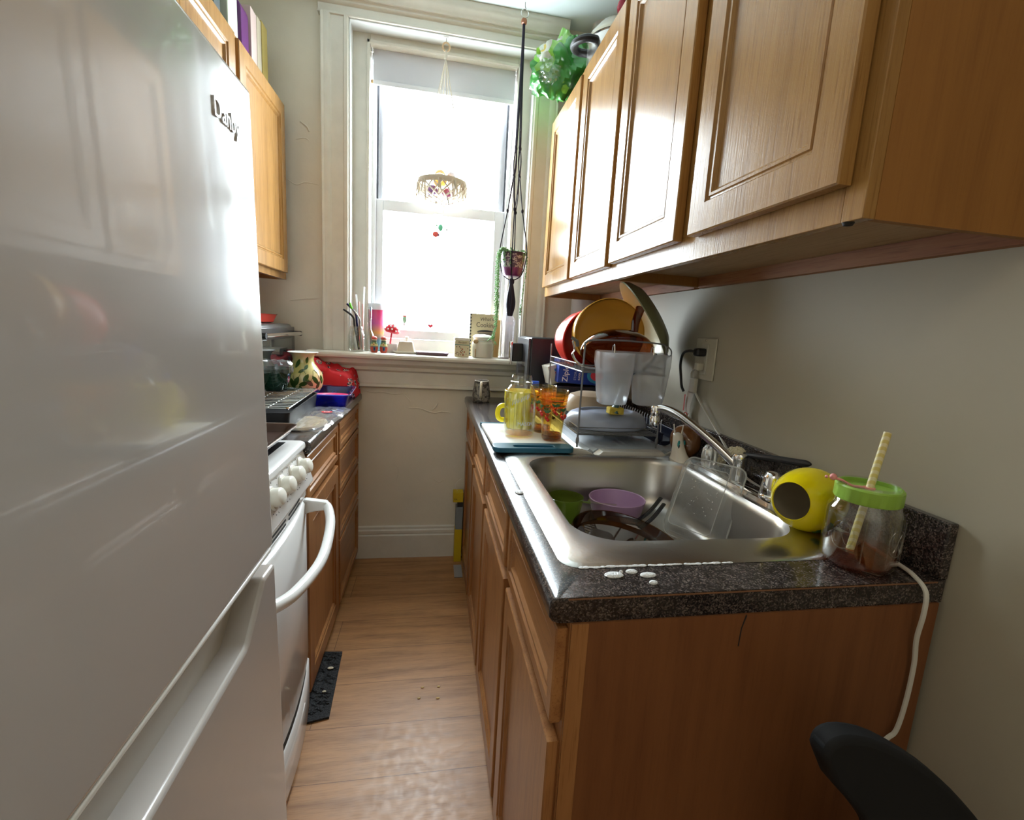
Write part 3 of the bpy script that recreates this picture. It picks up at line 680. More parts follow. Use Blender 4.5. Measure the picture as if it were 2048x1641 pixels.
obj('inside', B().lathe([(R0, .0002), (R0*.97, -.002), (R0*.90, -.019), (R0*.70, -.041), (R0*.35, -.047), (0, -.047)], 48, m), mat('cream_melamine', (.60, .54, .36), .3), t, world=True, angle=60)
# amber glass skillet, upside down
SKG = thin('brown_glass', (.46, .22, .09), .30, .02)
t = thing('skillet', 'brown transparent glass skillet upside down on the front of the upper rack', 'skillet', (.59, 1.49, 1.19))
m = tilted((.592, 1.484, 1.232), Vector((.05, -.74, -.66)))
obj('pan', B().lathe([(.128, 0), (.129, -.004), (.124, -.02), (.113, -.036), (.098, -.045), (0, -.047), (0, -.043), (.097, -.041), (.110, -.033), (.120, -.018), (.124, 0)], 48, m, sy=.62), SKG, t, world=True, angle=60)
hp = spline([(.655, 1.52, 1.270), (.664, 1.535, 1.300), (.672, 1.55, 1.335), (.688, 1.565, 1.372), (.694, 1.57, 1.386)], 5)
obj('handle', B().tube(hp, [.011+.006*(i/(len(hp)-1)) for i in range(len(hp))], 10, flat=.6), thin('brown_glass_thick', (.36, .13, .07), .45, .02), t, world=True)
# bent metal peeler clipped to the shelf
t = thing('metal_tongs', 'bent stainless steel tongs with a black end hooked on the rack by the red bowl', 'tongs', (.46, 1.43, 1.19))
b = B(); b.tube(spline([(.424, 1.44, 1.262), (.432, 1.44, 1.235), (.425, 1.435, 1.222), (.438, 1.43, 1.200), (.462, 1.425, 1.186), (.50, 1.42, 1.182)], 6), .0075, 8, flat=.35); obj('blade', b, STEEL, t, world=True)
b = B(); b.tube([(.422, 1.444, 1.272), (.436, 1.436, 1.262), (.439, 1.434, 1.246)], .012, 8, flat=.45); obj('tip', b, mat('smoky_plastic', (.12, .12, .11), .3), t, world=True)

# twin cutlery bins
MILK = thin('milky_plastic', (.92, .93, .95), .18, .18, milky=.38, milkcol=(.72, .73, .76))
t = thing('cutlery_bin', 'translucent white double cutlery bin hanging on the front of the rack', 'utensil holder', (.61, 1.39, 1.08))
def bin_part(xc, w):
    rings = []
    for z, k, dd in ((1.076, .66, .7), (1.080, .76, .85), (1.11, .84, .92), (1.20, 1.0, 1.0), (1.236, 1.0, 1.0)):
        hw_ = w/2*k; rings.append(rrect(xc-hw_, xc+hw_, 1.392-.034*dd, 1.392+.034*dd, .015, z, 5))
    b = B(); b.loft(rings, True, True, False)
    return b
for xc in (.549, .668):
    o = obj('compartment', bin_part(xc, .112), MILK, t, world=True, angle=60)
    o.data.vertices[0].co = o.data.vertices[0].co
b = B(); b.prism([(.494, 1.236), (.494, 1.205), (.50, 1.18), (.51, 1.175), (.70, 1.175), (.72, 1.185), (.727, 1.21), (.727, 1.236), (.722, 1.24), (.50, 1.24)], 'y', 1.424, 1.427); obj('back_plate', b, MILK, t, world=True)
for xc, c in ((.555, (.30, .05, .03)), (.686, (.04, .18, .40))):
    b = B(); b.tube(spline([(xc, 1.437, 1.205), (xc, 1.437, 1.25), (xc, 1.424, 1.258), (xc, 1.418, 1.235), (xc-.004, 1.418, 1.215)], 5), .0022, 6); h = obj('hook', b, CHROME, t, world=True)
    obj('hook_tip', B().ball((xc-.004, 1.418, 1.212), .006, 10), mat('tip_%d' % int(c[0]*100), c, .4), h, world=True)
# utensils in the bins
t = thing('spatula', 'dark grey curved spatula blade sticking out of the right cutlery compartment', 'spatula', (.645, 1.39, 1.15))
b = B(); pts = spline([(.600, 1.388, 1.165), (.625, 1.39, 1.180), (.650, 1.392, 1.190), (.672, 1.394, 1.218), (.684, 1.394, 1.238)], 5); b.tube(pts, [.003+.009*math.sin(PI*min(1, i/(len(pts)-1)*.9)) for i in range(len(pts))], 8, flat=.25); obj('blade', b, mat('slate_grey', (.05, .065, .08), .4), t, world=True)
t = thing('dish_brush', 'teal dish brush standing behind the cutlery bins with its yellow sponge end down', 'brush', (.62, 1.50, .975))
b = B(); b.tube([(.622, 1.478, 1.182), (.618, 1.480, 1.13), (.603, 1.482, 1.06), (.598, 1.484, 1.035)], [.003, .006, .014, .026], 12, flat=.6); obj('handle', b, mat('deep_teal', (.01, .07, .08), .35), t, world=True)
b = B(); b.box(.575, .625, 1.462, 1.500, 1.029, 1.052); obj('sponge', b, mat('sponge_yellow', (.60, .45, .06), .9, bump=.5, bscale=300), t, world=True, bevel=.004)

# plate stand with white tines against the wall
t = thing('plate_stand', 'dark blue plate stand with a row of white wire tines by the backsplash', 'dish rack', (.80, 1.73, .9145))
b = B(); b.box(.772, .838, 1.475, 1.99, .925, .940); b.box(.772, .780, 1.475, 1.99, .940, .968); b.box(.832, .838, 1.475, 1.99, .940, .975); obj('base', b, mat('navy_plastic', (.012, .015, .035), .35), t, world=True, bevel=.002)
b = B()
for y in (1.50, 1.96): b.box(.78, .83, y, y+.02, .9148, .925)
obj('feet', b, BLACK, t, world=True)
for k in range(22):
    y = 1.49+k*.0222; b = B(); b.tube([(.777, y, .955), (.774, y, 1.005), (.777, y, 1.012)], .0016, 6); obj('tine', b, mat('tine_white', (.62, .66, .72), .35), t, world=True)

# beige bowl, blue mat behind the rack
one('serving_bowl', B().lathe([(.10, 0), (.102, .003), (.095, .035), (.075, .062), (.045, .072), (0, .073), (0, .070), (.044, .069), (.073, .058), (.092, .033), (.098, .001)], 36, Matrix.Translation((.600, 1.755, .9925)), sx=1.0, sy=.95), mat('beige_melamine', (.42, .34, .24), .35), 'beige bowl upside down behind the blue grey lid on the rack', 'bowl', (.600, 1.755, .9925))
# ---- corner behind the rack
t = thing('toaster_oven', 'black countertop oven with a silver handle in the back right corner', 'oven', (.59, 2.28, .9142))
b = B(); b.box(.432, .75, 2.12, 2.425, .925, 1.256); obj('body', b, mat('oven_black', (.012, .013, .018), .35), t, world=True, bevel=.006)
b = B(); b.box(.421, .4325, 2.13, 2.415, .935, 1.250); d_ = obj('door', b, mat('oven_grey', (.05, .05, .055), .3), t, world=True, bevel=.003)
b = B(); b.box(.4200, .4212, 2.19, 2.36, .98, 1.12); obj('door_slot', b, BLACKG, d_, world=True)
b = B(); b.box(.372, .421, 2.262, 2.30, 1.135, 1.222); h = obj('handle', b, BLACK, d_, world=True, bevel=.004)
b = B(); b.box(.360, .371, 2.254, 2.300, 1.120, 1.228); obj('handle_trim', b, CHROME, h, world=True, bevel=.002)
b = B()
for x in (.45, .73):
    for y in (2.14, 2.40): b.box(x-.01, x+.01, y-.01, y+.01, .9145, .925)
obj('feet', b, BLACK, t, world=True)
one('storage_box', B().box(.50, .72, 1.93, 2.10, .9145, 1.062), mat('box_navy', (.02, .02, .03), .6), 'low black box behind the rack under the blue bag carton', 'box', (.61, 2.0, .9145), bevel=.003)
# blue carton of plastic bags
t = thing('bag_carton', 'blue carton of storage bags lying on the black box behind the rack', 'box', (.632, 1.99, 1.064), (0, .05, 0))
ZB = mat('carton_blue', (.01, .04, .30), .35)
obj('carton', B().box(-.115, .14, -.05, .05, .008, .108), ZB, t, bevel=.002)
text('brand_lettering', 'Ziploc', .034, mat('print_white', (.85, .85, .88), .5), t, (-.083, -.0506, .056), (PI/2, -PI/2, 0), ext=.0004)
text('print', 'STORAGE', .015, mat('print_pale', (.35, .42, .65), .5), t, (-.040, -.0506, .056), (PI/2, -PI/2, 0), ext=.0004)
text('print', 'SLIDER BAGS', .011, MATS['print_white'], t, (-.022, -.0506, .056), (PI/2, -PI/2, 0), ext=.0004)
b = B(); b.lathe([(.034, 0), (.034, .0006), (0, .0006)], 28, Matrix.Translation((.055, -.0502, .05)) @ rotv((0, -1, 0)), sx=1.3); o = obj('print_disc', b, mat('disc_teal', (.03, .25, .45), .4), t)
b = B(); b.lathe([(.022, 0), (.022, .0006), (0, .0006)], 28, Matrix.Translation((.055, -.0509, .05)) @ rotv((0, -1, 0)), sx=1.3); obj('print_disc', b, mat('disc_red', (.60, .05, .08), .4), t)
def paper_block(name, label, cat, loc, size, rot, m, edge=None):
    t = thing(name, label, cat, loc, rot); sx_, sy_, sz_ = size
    obj('cover', B().box(-sx_/2, sx_/2, -sy_/2, sy_/2, 0, sz_), m, t, bevel=.001); return t
t = paper_block('paper_stack', 'leaning white paper booklet with coloured edge tabs left of the blue carton', 'booklet', (.520, 2.030, 1.066), (.040, .085, .080), (0, -.28, .1), mat('paper_white', (.45, .43, .36), .7))
for k, c in enumerate(((.02, .10, .35), (.6, .42, .02), (.45, .05, .03), (.02, .12, .30))):
    b = B(); b.box(.006, .016, -.0432, -.0426, .012+k*.014, .023+k*.014); obj('tab', b, mat('tab%d' % k, c, .5), t)
one('kraft_box', B().box(.415, .495, 1.955, 2.11, .9145, 1.0), mat('kraft', (.38, .25, .13), .8), 'brown kraft paper box below the leaning booklet in the corner', 'box', (.455, 2.03, .9145), bevel=.002)
t = thing('sugar_packet', 'small blue and yellow packet standing behind the mason jar', 'packet', (.440, 2.0, 1.0005))
obj('packet', B().box(-.018, .012, -.006, .006, 0, .072), mat('packet_blue', (.02, .09, .50), .4), t, bevel=.002); obj('packet_edge', B().box(-.024, -.0182, -.006, .006, 0, .045), mat('packet_yellow', (.8, .65, .08), .4), t)

# ------------------------------------------------------------ faucet and things at the back of the sink
t = thing('faucet', 'chrome kitchen faucet with a long low spout turned toward the dish rack', 'faucet', (.79, 1.08, .922))
b = B(); b.loft([rrect(.762, .818, .90, 1.255, .026, .9222), rrect(.762, .818, .90, 1.255, .026, .930), rrect(.768, .812, .906, 1.249, .022, .934)], True, True, True); obj('deck_plate', b, CHROME, t, world=True, angle=50)
b = B(); b.lathe([(.021, .934), (.020, .955), (.017, .975), (.018, .990), (.019, .997), (.016, 1.003), (0, 1.004)], 28, Matrix.Translation((.790, 1.075, 0))); obj('spout_base', b, CHROME, t, world=True)
sp = spline([(.79, 1.075, .962), (.775, 1.094, .985), (.735, 1.145, 1.030), (.690, 1.20, 1.072), (.663, 1.235, 1.088), (.645, 1.257, 1.090), (.636, 1.268, 1.082)], 6)
obj('spout', B().tube(sp, [.0125-.003*(i/(len(sp)-1)) for i in range(len(sp))], 14), CHROME, t, world=True)
b = B(); b.lathe([(.0125, 1.038), (.0135, 1.045), (.0135, 1.058), (.0115, 1.061), (.0115, 1.066), (.0130, 1.069), (.0130, 1.088), (.010, 1.094), (0, 1.096)], 24, Matrix.Translation((.637, 1.267, 0)), cap0=True); obj('aerator', b, CHROME, t, world=True)
b = B(); b.lathe([(.024, .934), (.025, .942), (.022, .946), (.023, .950), (.0225, .962), (.019, .985), (.014, .997), (.008, 1.000), (0, 1.0005)], 28, Matrix.Translation((.778, .935, 0))); obj('near_handle', b, CHROME, t, world=True, angle=50)
# fluted handle
b = B(); rings = []
for r, z in ((.020, .934), (.023, .945), (.024, .965), (.022, .982), (.016, .992), (.004, .995)):
    rings.append([(.79+(r+.0018*math.cos(9*2*PI*i/54))*math.cos(2*PI*i/54), 1.205+(r+.0018*math.cos(9*2*PI*i/54))*math.sin(2*PI*i/54), z) for i in range(54)])
b.loft(rings, True, True, True); obj('far_handle', b, mat('acrylic_clear', (.75, .76, .78), .05, .6), t, world=True, angle=60)
# snail
t = thing('snail_figurine', 'white ceramic snail with glossy brown shell and thin antennae behind the sink', 'figurine', (.775, 1.345, .9225))
m = Matrix.Translation((.788, 1.345, .972)) @ Matrix.Rotation(.35, 4, 'X')
obj('shell', B().ball((0, 0, 0), 1, 28, sc=(.045, .058, .050)).xf(m), mat('shell_brown', (.16, .065, .025), .12, coat=.5), t, world=True)
b = B(); n = 24; rings = []
cx, cy = .742, 1.300
for z, rx, ry, ox in ((.9225, .034, .040, .012), (.928, .030, .037, .010), (.945, .022, .028, .004), (.965, .018, .022, -.001), (.985, .016, .017, -.004), (.998, .0155, .0150, -.006), (1.006, .011, .011, -.006), (1.0085, .004, .004, -.006)):
    rings.append([(cx+ox+rx*math.cos(2*PI*i/n)*(1-.22*math.cos(4*PI*i/n)*(1 if z < .98 else .2)), cy+ry*math.sin(2*PI*i/n), z) for i in range(n)])
b.loft(rings, True, True, True); body = obj('body', b, mat('ceramic_white', (.72, .66, .56), .2), t, world=True, angle=70)
for dx, dy in ((-.010, .004), (.008, -.004)):
    b = B(); b.tube([(cx-.006+dx, cy+dy, 1.004), (cx-.007+dx*1.4, cy+dy*1.4, 1.034)], [.0022, .0016], 8); obj('antenna', b, MATS['ceramic_white'], t, world=True)
for dx, dy in ((-.006, -.0165), (.013, -.0135)):
    b = B(); b.ball((cx-.004+dx, cy+dy, .977), .009, 10, sc=(.5, .25, 1.25)); e = obj('eye', b, mat('teal_glaze', (.02, .24, .24), .15), t, world=True)
    b = B(); b.ball((cx-.003+dx, cy+dy-.002, .968), .006, 8, sc=(.5, .25, 1.2)); obj('pupil', b, BLACKG, e, world=True)

# scrub brushes
def scrub(name, label, c, r, sc, tail=None):
    t = thing(name, label, 'brush', (c[0], c[1], c[2]-r*sc[2]))
    b = B(); rnd = random.Random(len(label))
    for k in range(150):
        d = Vector((rnd.gauss(0, 1), rnd.gauss(0, 1), rnd.gauss(0, 1))).normalized(); p = Vector(c)+Vector((d.x*sc[0], d.y*sc[1], d.z*sc[2]))*r*.86
        bmesh.ops.create_icosphere(b.bm, subdivisions=1, radius=r*.17, matrix=Matrix.Translation(p))
    obj('looped_head', b, mat('cotton_cream', (.62, .56, .40), .9), t, world=True)
    b = B(); b.ball(c, r*.86, 14, sc=sc); obj('core', b, MATS['cotton_cream'], t, world=True); return t
scrub('bottle_mop', 'cream looped cotton mop head lying behind the faucet without a visible handle', (.812, 1.215, .956), .030, (1, 1.3, .9))
t = scrub('dish_mop', 'cream looped dish mop with a long black handle lying along the backsplash', (.806, 1.115, .990), .027, (1, 1.1, .9))
hp = spline([(.812, 1.095, .998), (.818, 1.055, 1.004), (.826, .99, 1.015), (.832, .93, 1.024), (.836, .895, 1.029)], 6)
obj('handle', B().tube(hp, [.006, .006, .0065, .007]+[.008]*(len(hp)-8)+[.008, .0075, .006, .003], 10), BLACK, t, world=True)

# yellow lemon shaped sponge holder
t = thing('sponge_holder', 'yellow lemon shaped ceramic sponge holder with an open front behind the sink', 'sponge holder', (.765, .80, .9225))
cL = Vector((.757, .797, .984)); ax = Vector((.55, -.78, -.10)).normalized(); M1 = Matrix.Translation(cL) @ rotv(ax) @ Matrix.Translation((0, 0, 0))
prof = [(.038, -.072), (.047, -.062), (.056, -.045), (.0635, -.02), (.065, .0), (.062, .022), (.052, .045), (.034, .064), (.016, .073), (.008, .082), (0, .084)]
inn = [(0, .078), (.030, .060), (.048, .042), (.058, .02), (.061, 0), (.0595, -.02), (.052, -.045), (.043, -.062), (.0355, -.072)]
open_ax = Vector((-.93, -.36, .10)).normalized(); M1 = Matrix.Translation(cL) @ rotv(-open_ax)
obj('shell', B().lathe(prof+[(.0, .0835)], 44, M1), mat('lemon_glaze', (.75, .60, .005), .12, coat=.4), t, world=True, angle=60)
obj('inside', B().lathe(inn, 44, M1), mat('inside_glaze', (.50, .44, .34), .2), t, world=True, angle=60)
obj('rim', B().lathe([(.0355, -.072), (.0365, -.0745), (.038, -.072)], 44, M1), MATS['lemon_glaze'], t, world=True)
b = B(); rr = []
for i in range(11):
    u = i/10; w = .022*math.sin(PI*u)**.8
    c0 = Vector((.748+.075*u, .722+.004*u, .950-.004*u)) if False else None
    th = -.80+1.0*u; row = []
    for j in (-1, -.4, .4, 1):
        ph = -.62+j*w/.065
        d = Vector((math.cos(ph)*math.sin(th), -math.cos(ph)*math.cos(th), math.sin(ph)))
        row.append(cL+Vector((d.x*.0672, d.y*.0672, d.z*.0672)))
    rr.append(row)
obj('leaf', B().loft(rr, False), mat('leaf_green', (.02, .14, .02), .3), t, world=True)

# drink jar with lime lid
t = thing('mason_jar', 'squat mason jar of amber drink with a lime green lid at the near counter corner', 'jar', (.748, .668, .9142))
obj('glass', B().lathe(jar_prof(.058, .142, .047), 44), GLASS, t, angle=60)
TEA = mat('iced_tea', (.45, .13, .015), .05, trans=.9, ior=1.33)
obj('drink', B().lathe(liquid(.0548, .0065, .034), 40), thin('tea_liquid', (.70, .28, .06), .15, .02, milky=.14, milkcol=(.65, .20, .02)), t)
LIME = mat('lime_plastic', (.27, .46, .06), .38)
b = B(); n = 72; rings = []
for r, z in ((.0495, .118), (.0500, .1195), (.0500, .1415), (.0485, .1440), (.0455, .1440), (.0450, .1375), (.0, .1375)):
    rings.append([((r+(.0007 if (i % 6) < 4 and .119 < z < .142 and r > .0499 else 0))*math.cos(2*PI*i/n), (r+(.0007 if (i % 6) < 4 and .119 < z < .142 and r > .0499 else 0))*math.sin(2*PI*i/n), z) for i in range(n)])
b.loft(rings, True); lid = obj('lid', b, LIME, t, angle=30)
PINK = mat('pink_silicone', (.75, .28, .26), .5)
b = B(); b.lathe([(.009, .1375), (.009, .1405), (.0, .1405)], 16); b.tube(spline([(-.008, .002, .1395), (-.025, .010, .1400), (-.040, .018, .1475), (-.050, .024, .149)], 5), .0024, 6); b.ball((-.051, .025, .151), .006, 10); b.ball((-.060, .030, .150), .0028, 8); obj('straw_stopper', b, PINK, lid)
def straw_mat():
    m = mat('striped_straw', (.7, .6, .3), .4); nt = m.node_tree; tc = nt.nodes.new('ShaderNodeTexCoord'); w = nt.nodes.new('ShaderNodeTexWave'); w.inputs['Scale'].default_value = 38; w.bands_direction = 'DIAGONAL'
    lk(nt, tc.outputs['Object'], w.inputs['Vector']); lk(nt, ramp(nt, w.outputs['Fac'], [(.4, (.62, .50, .16)), (.6, (.70, .62, .36))]), nt.nodes['Principled BSDF'].inputs['Base Color']); return m
b = B(); A_ = Vector((-.030, -.012, .030)); D_ = Vector((.030, .012, .235))-A_
b.tube([A_, A_+D_*.5, A_+D_], .0062, 16, caps=False); obj('straw', b, straw_mat(), t)
a0 = math.atan2(-.668, -.748)
b = B()
for k in range(2):
    a = a0-.45+k*1.5; ring = [(.0586*math.cos(a+.32*math.cos(q)), .0586*math.sin(a+.32*math.cos(q)), .062+.024*math.sin(q)) for q in [2*PI*i/24 for i in range(24)]]; b.tube(ring, .0009, 5, closed=True)
    ring = [(.0586*math.cos(a+.22*math.cos(q)), .0586*math.sin(a+.22*math.cos(q)), .062+.015*math.sin(2*q)) for q in [2*PI*i/24 for i in range(24)]]; b.tube(ring, .0008, 5, closed=True)
for a in (a0+.1, a0+.75, a0-1.0, a0+1.6): b.tube([(.0584*math.cos(a), .0584*math.sin(a), .022), (.0584*math.cos(a), .0584*math.sin(a), .092)], .0012, 5)
obj('embossing', b, GLASS, t)

# soap foam blobs on the counter
for k, (x, y, rx, ry, lab) in enumerate(((.289, .655, .016, .009, 'largest soap foam blob on the near counter in front of the sink'), (.322, .663, .010, .006, 'soap foam blob just right of the largest one on the near counter'), (.345, .651, .014, .007, 'long soap foam blob at the right of the group near the sink corner'), (.343, .628, .007, .005, 'small soap foam blob closest to the counter edge'), (.205, 1.04, .010, .014, 'soap foam blob on the counter left of the sink rim'), (.304, .663, .0035, .002, 'tiny soap foam speck between two larger blobs'))):
    one('soap_foam', B().ball((x, y, .9155), 1, 14, sc=(rx, ry, .0035)), SUDS, lab, 'soap foam', (x, y, .9142), 'soap foam on the counter')
b = B(); rnd = random.Random(3); pts = []
for i in range(30): pts.append((.245+.009*i+rnd.uniform(-.002, .002), .683-.001*rnd.random(), .9155))
[b.ball((p[0]+rnd.uniform(-.003, .003), p[1], .915), 1, 8, sc=(rnd.uniform(.005, .011), rnd.uniform(.002, .0045), rnd.uniform(.0008, .0018))) for p in pts]; o = one('foam_line', b, SUDS, 'line of soap foam along the near rim of the sink', 'soap foam', (.38, .683, .9142)); o['kind'] = 'stuff'

# ------------------------------------------------------------ in the sink
one('bowl', B().lathe([(0, .0), (.055, 0), (.060, .003), (.070, .03), (.078, .062), (.0795, .066), (.078, .068), (.0755, .066), (.068, .032), (.058, .006), (0, .005)], 44, Matrix.Translation((.522, 1.212, .7685)) @ Matrix.Rotation(-.02, 4, 'X')), mat('lilac_plastic', (.40, .25, .42), .35), 'lilac plastic bowl in the sink', 'bowl', (.522, 1.212, .7685))
t = thing('measuring_cup', 'translucent green cup with a lip at the far left of the sink', 'cup', (.372, 1.215, .768))
GRN = thin('green_plastic', (.62, .72, .30), .2, .1, milky=.25, milkcol=(.25, .32, .06))
obj('cup', B().lathe([(0, 0), (.034, 0), (.038, .003), (.046, .05), (.050, .072), (.0485, .0725), (.044, .05), (.036, .005), (0, .004)], 36), GRN, t)
obj('lip', B().tube([(.030, -.040, .072), (.052, -.055, .073), (.055, -.035, .072)], .003, 8), GRN, t)
one('spoon', B().tube([(.425, 1.175, .838), (.475, 1.155, .838), (.495, 1.150, .838)], [.003, .0025, .0025], 8), thin('clear_handle', (.8, .8, .72), .4), 'thin clear spoon handle lying on the rim of the green cup', 'spoon', (.46, 1.16, .835))
t = thing('skillet', 'round dark amber glass skillet lying in the near end of the sink', 'skillet', (.45, .955, .772))
m = Matrix.Translation((.448, .950, .833)) @ Matrix.Rotation(.13, 4, 'X') @ Matrix.Rotation(.16, 4, 'Y')
obj('pan', B().lathe([(.132, 0), (.134, -.004), (.128, -.022), (.112, -.038), (.09, -.042), (0, -.043), (0, -.038), (.088, -.037), (.108, -.033), (.123, -.019), (.129, -.001)], 52, m), thin('deep_amber_glass', (.34, .17, .07), .25, .02), t, world=True, angle=60)
obj('food_water', B().lathe([(0, -.020), (.118, -.020), (.110, -.0325), (.088, -.0365), (0, -.0375)], 40, m), thin('brown_water', (.30, .17, .08), .3, .02, milky=.65, milkcol=(.05, .024, .010)), t, world=True)
# clear container leaning against the faucet side
t = thing('food_container', 'clear plastic food container tipped on edge against the back of the sink', 'container', (.66, 1.02, .75))
e1 = (Vector((.684, .985, .80))-Vector((.60, 1.105, .80))); wv = e1.length
c0 = Vector((.640, 1.046, .800)); c1 = Vector((.728, 1.062, .968))
ex = Vector((.53, -.84, 0)).normalized(); ez0 = (c1-c0).normalized(); ez = (ez0-ex*ez0.dot(ex)).normalized(); ey = ez.cross(ex)
Mx = Matrix((ex, ez, -ey)).transposed().to_4x4()
if (Mx.to_3x3() @ Vector((0, 0, 1))).dot(Vector((-1, -1, .6))) < 0: pass
Mx.translation = (c0+c1)/2
nv = (Mx.to_3x3() @ Vector((0, 0, 1)))
sgn = 1 if nv.dot(-Vector(c0)) > 0 else -1
CL = thin('clear_plastic', (.90, .91, .90), .30, .10, milky=.24, milkcol=(.6, .6, .6))
def rr3(hw_, hh_, r, z): return [Mx @ Vector((p[0], p[1], z*sgn)) for p in rrect(-hw_, hw_, -hh_, hh_, r, 0, 6)]
b = B(); b.loft([rr3(.080, .108, .022, -.012), rr3(.080, .108, .022, -.009), rr3(.075, .103, .02, -.009), rr3(.068, .095, .02, .024), rr3(.066, .092, .018, .026)], True, False, True)
obj('tub', b, CL, t, world=True, angle=40)
b = B()
for hw_, hh_, r in ((.056, .082, .012),): b.tube([Mx @ Vector((p[0], p[1], .0268*sgn)) for p in rrect(-hw_, hw_, -hh_, hh_, r, 0, 6)], .0012, 6, closed=True)
b.tube([Mx @ Vector((p[0], p[1], -.0105*sgn)) for p in rrect(-.0805, .0805, -.1085, .1085, .022, 0, 6)], .0022, 6, closed=True)
obj('moulded_ridges', b, thin('clear_ridge', (.93, .93, .92), .5, .05, milky=.35, milkcol=(.75, .75, .73)), t, world=True)
b = B(); rnd = random.Random(5)
for k in range(70): p = Mx @ Vector((rnd.uniform(-.055, .045), rnd.uniform(-.04, .085), .0268*sgn)); b.ball(p, rnd.uniform(.0006, .0014), 6)
o = obj('water_drops', b, thin('drop', (1, 1, 1), .7, .02, milky=.3), t, world=True); o['kind'] = 'stuff'
# black tongs
t = thing('tongs', 'black handled tongs lying under the clear container in the sink', 'tongs', (.60, 1.15, .738))
for dz, dy in ((0, 0), (.010, .022)):
    b = B(); b.tube(spline([(.53, 1.09+dy, .79+dz), (.60, 1.145+dy, .80+dz), (.66, 1.20+dy, .82+dz)], 5), .0065, 8, flat=.6); obj('arm', b, BLACKG, t, world=True)

# ------------------------------------------------------------ wall outlet, plugs, cords
t = thing('outlet', 'cream wall outlet plate above the backsplash with two plugs in it', 'outlet', (.864, 1.408, 1.23))
PL = mat('outlet_cream', (.50, .46, .36), .35)
b = B(); b.box(.8575, .8638, 1.352, 1.466, 1.162, 1.296); obj('plate', b, PL, t, world=True, bevel=.003)
b = B(); b.box(.8545, .858, 1.390, 1.428, 1.180, 1.278); obj('receptacle', b, mat('outlet_face', (.55, .51, .42), .3), t, world=True, bevel=.002)
b = B(); b.ball((.857, 1.409, 1.288), .003, 8); obj('screw', b, STEEL, t, world=True)
t = thing('power_cord', 'black plug and short black power cord hanging from the outlet', 'cord', (.85, 1.43, 1.25))
b = B(); b.box(.822, .8545, 1.393, 1.424, 1.237, 1.263); obj('plug', b, BLACK, t, world=True, bevel=.006)
obj('cord', B().tube(spline([(.828, 1.410, 1.250), (.818, 1.440, 1.252), (.818, 1.475, 1.240), (.824, 1.495, 1.205), (.832, 1.498, 1.165), (.836, 1.492, 1.130), (.838, 1.480, 1.115)], 6), .0046, 10), BLACK, t, world=True)
WH = mat('cord_white', (.55, .53, .47), .4)
t = thing('power_cord', 'long white power cord from the outlet along the backsplash and over the counter end', 'cord', (.84, 1.0, .93))
b = B(); b.box(.830, .8545, 1.398, 1.420, 1.192, 1.216); obj('plug', b, MATS['outlet_face'], t, world=True, bevel=.004)
b = B(); b.box(.838, .852, 1.418, 1.452, 1.115, 1.165); obj('adapter', b, WH, t, world=True, bevel=.004)
cp = spline([(.838, 1.408, 1.200), (.838, 1.440, 1.185), (.845, 1.445, 1.150), (.848, 1.419, 1.115), (.852, 1.348, 1.062), (.852, 1.29, 1.025), (.840, 1.215, .99), (.835, 1.14, .94), (.836, 1.0, .921), (.836, .86, .919), (.834, .74, .919), (.826, .69, .919), (.815, .645, .920), (.806, .612, .919), (.802, .585, .905), (.801, .58, .87), (.803, .584, .82), (.812, .586, .77), (.812, .586, .70), (.805, .586, .645), (.79, .586, .63), (.76, .584, .61)], 6)
obj('cord', B().tube(cp, .0042, 8, flat=.7), WH, t, world=True)
t = thing('warning_tag', 'white paper warning tag with a red mark hanging under the outlet', 'tag', (.84, 1.45, 1.02))
b = B(); pts = [(.8475, 1.448, 1.118), (.843, 1.455, 1.08), (.846, 1.462, 1.045), (.842, 1.45, 1.015)]
rr = [[(p[0], p[1]+w, p[2]) for w in (-.022, -.008, .008, .022)] for p in spline(pts, 4)]
obj('paper', B().loft(rr, False), mat('tag_paper', (.55, .50, .43), .7), t, world=True)
b = B(); b.tube([(.8395, 1.452+.011*math.cos(a), 1.035+.011*math.sin(a)) for a in [2*PI*i/18 for i in range(18)]], .0016, 5, closed=True); b.box(.8385, .8395, 1.466, 1.471, 1.05, 1.105); obj('red_print', b, mat('print_red', (.5, .04, .03), .5), t, world=True)

# ------------------------------------------------------------ left counter
t = thing('toaster_oven', 'dark grey toaster oven with a silver bar handle in the back left corner', 'oven', (-.83, 2.25, .9142))
OVG = mat('oven_dark_steel', (.10, .10, .10), .3, .6)
b = B(); b.box(-.99, -.672, 2.00, 2.495, .928, 1.248); obj('body', b, OVG, t, world=True, bevel=.018, seg=4)
b = B(); b.box(-.6715, -.660, 2.01, 2.485, .945, 1.235); d_ = obj('door', b, mat('oven_door_frame', (.07, .07, .072), .25, .5), t, world=True, bevel=.004)
b = B(); b.box(-.6598, -.658, 2.03, 2.43, .965, 1.185); obj('door_glass', b, mat('oven_glass', (.015, .02, .02), .05, coat=.5), d_, world=True, bevel=.001)
b = B(); b.tube([(-.633, 1.99, 1.205), (-.633, 2.478, 1.205)], .0085, 14); obj('handle', b, CHROME, d_, world=True)
for y in (1.985, 2.482):
    b = B(); b.tube([(-.66, y, 1.205), (-.633, y, 1.205), (-.628, y, 1.205)], .0115, 12); obj('handle_end', b, BLACK, d_, world=True)
b = B()
for x in (-.97, -.70):
    for y in (2.03, 2.46): b.box(x-.012, x+.012, y-.012, y+.012, .9145, .928)
obj('feet', b, BLACK, t, world=True)
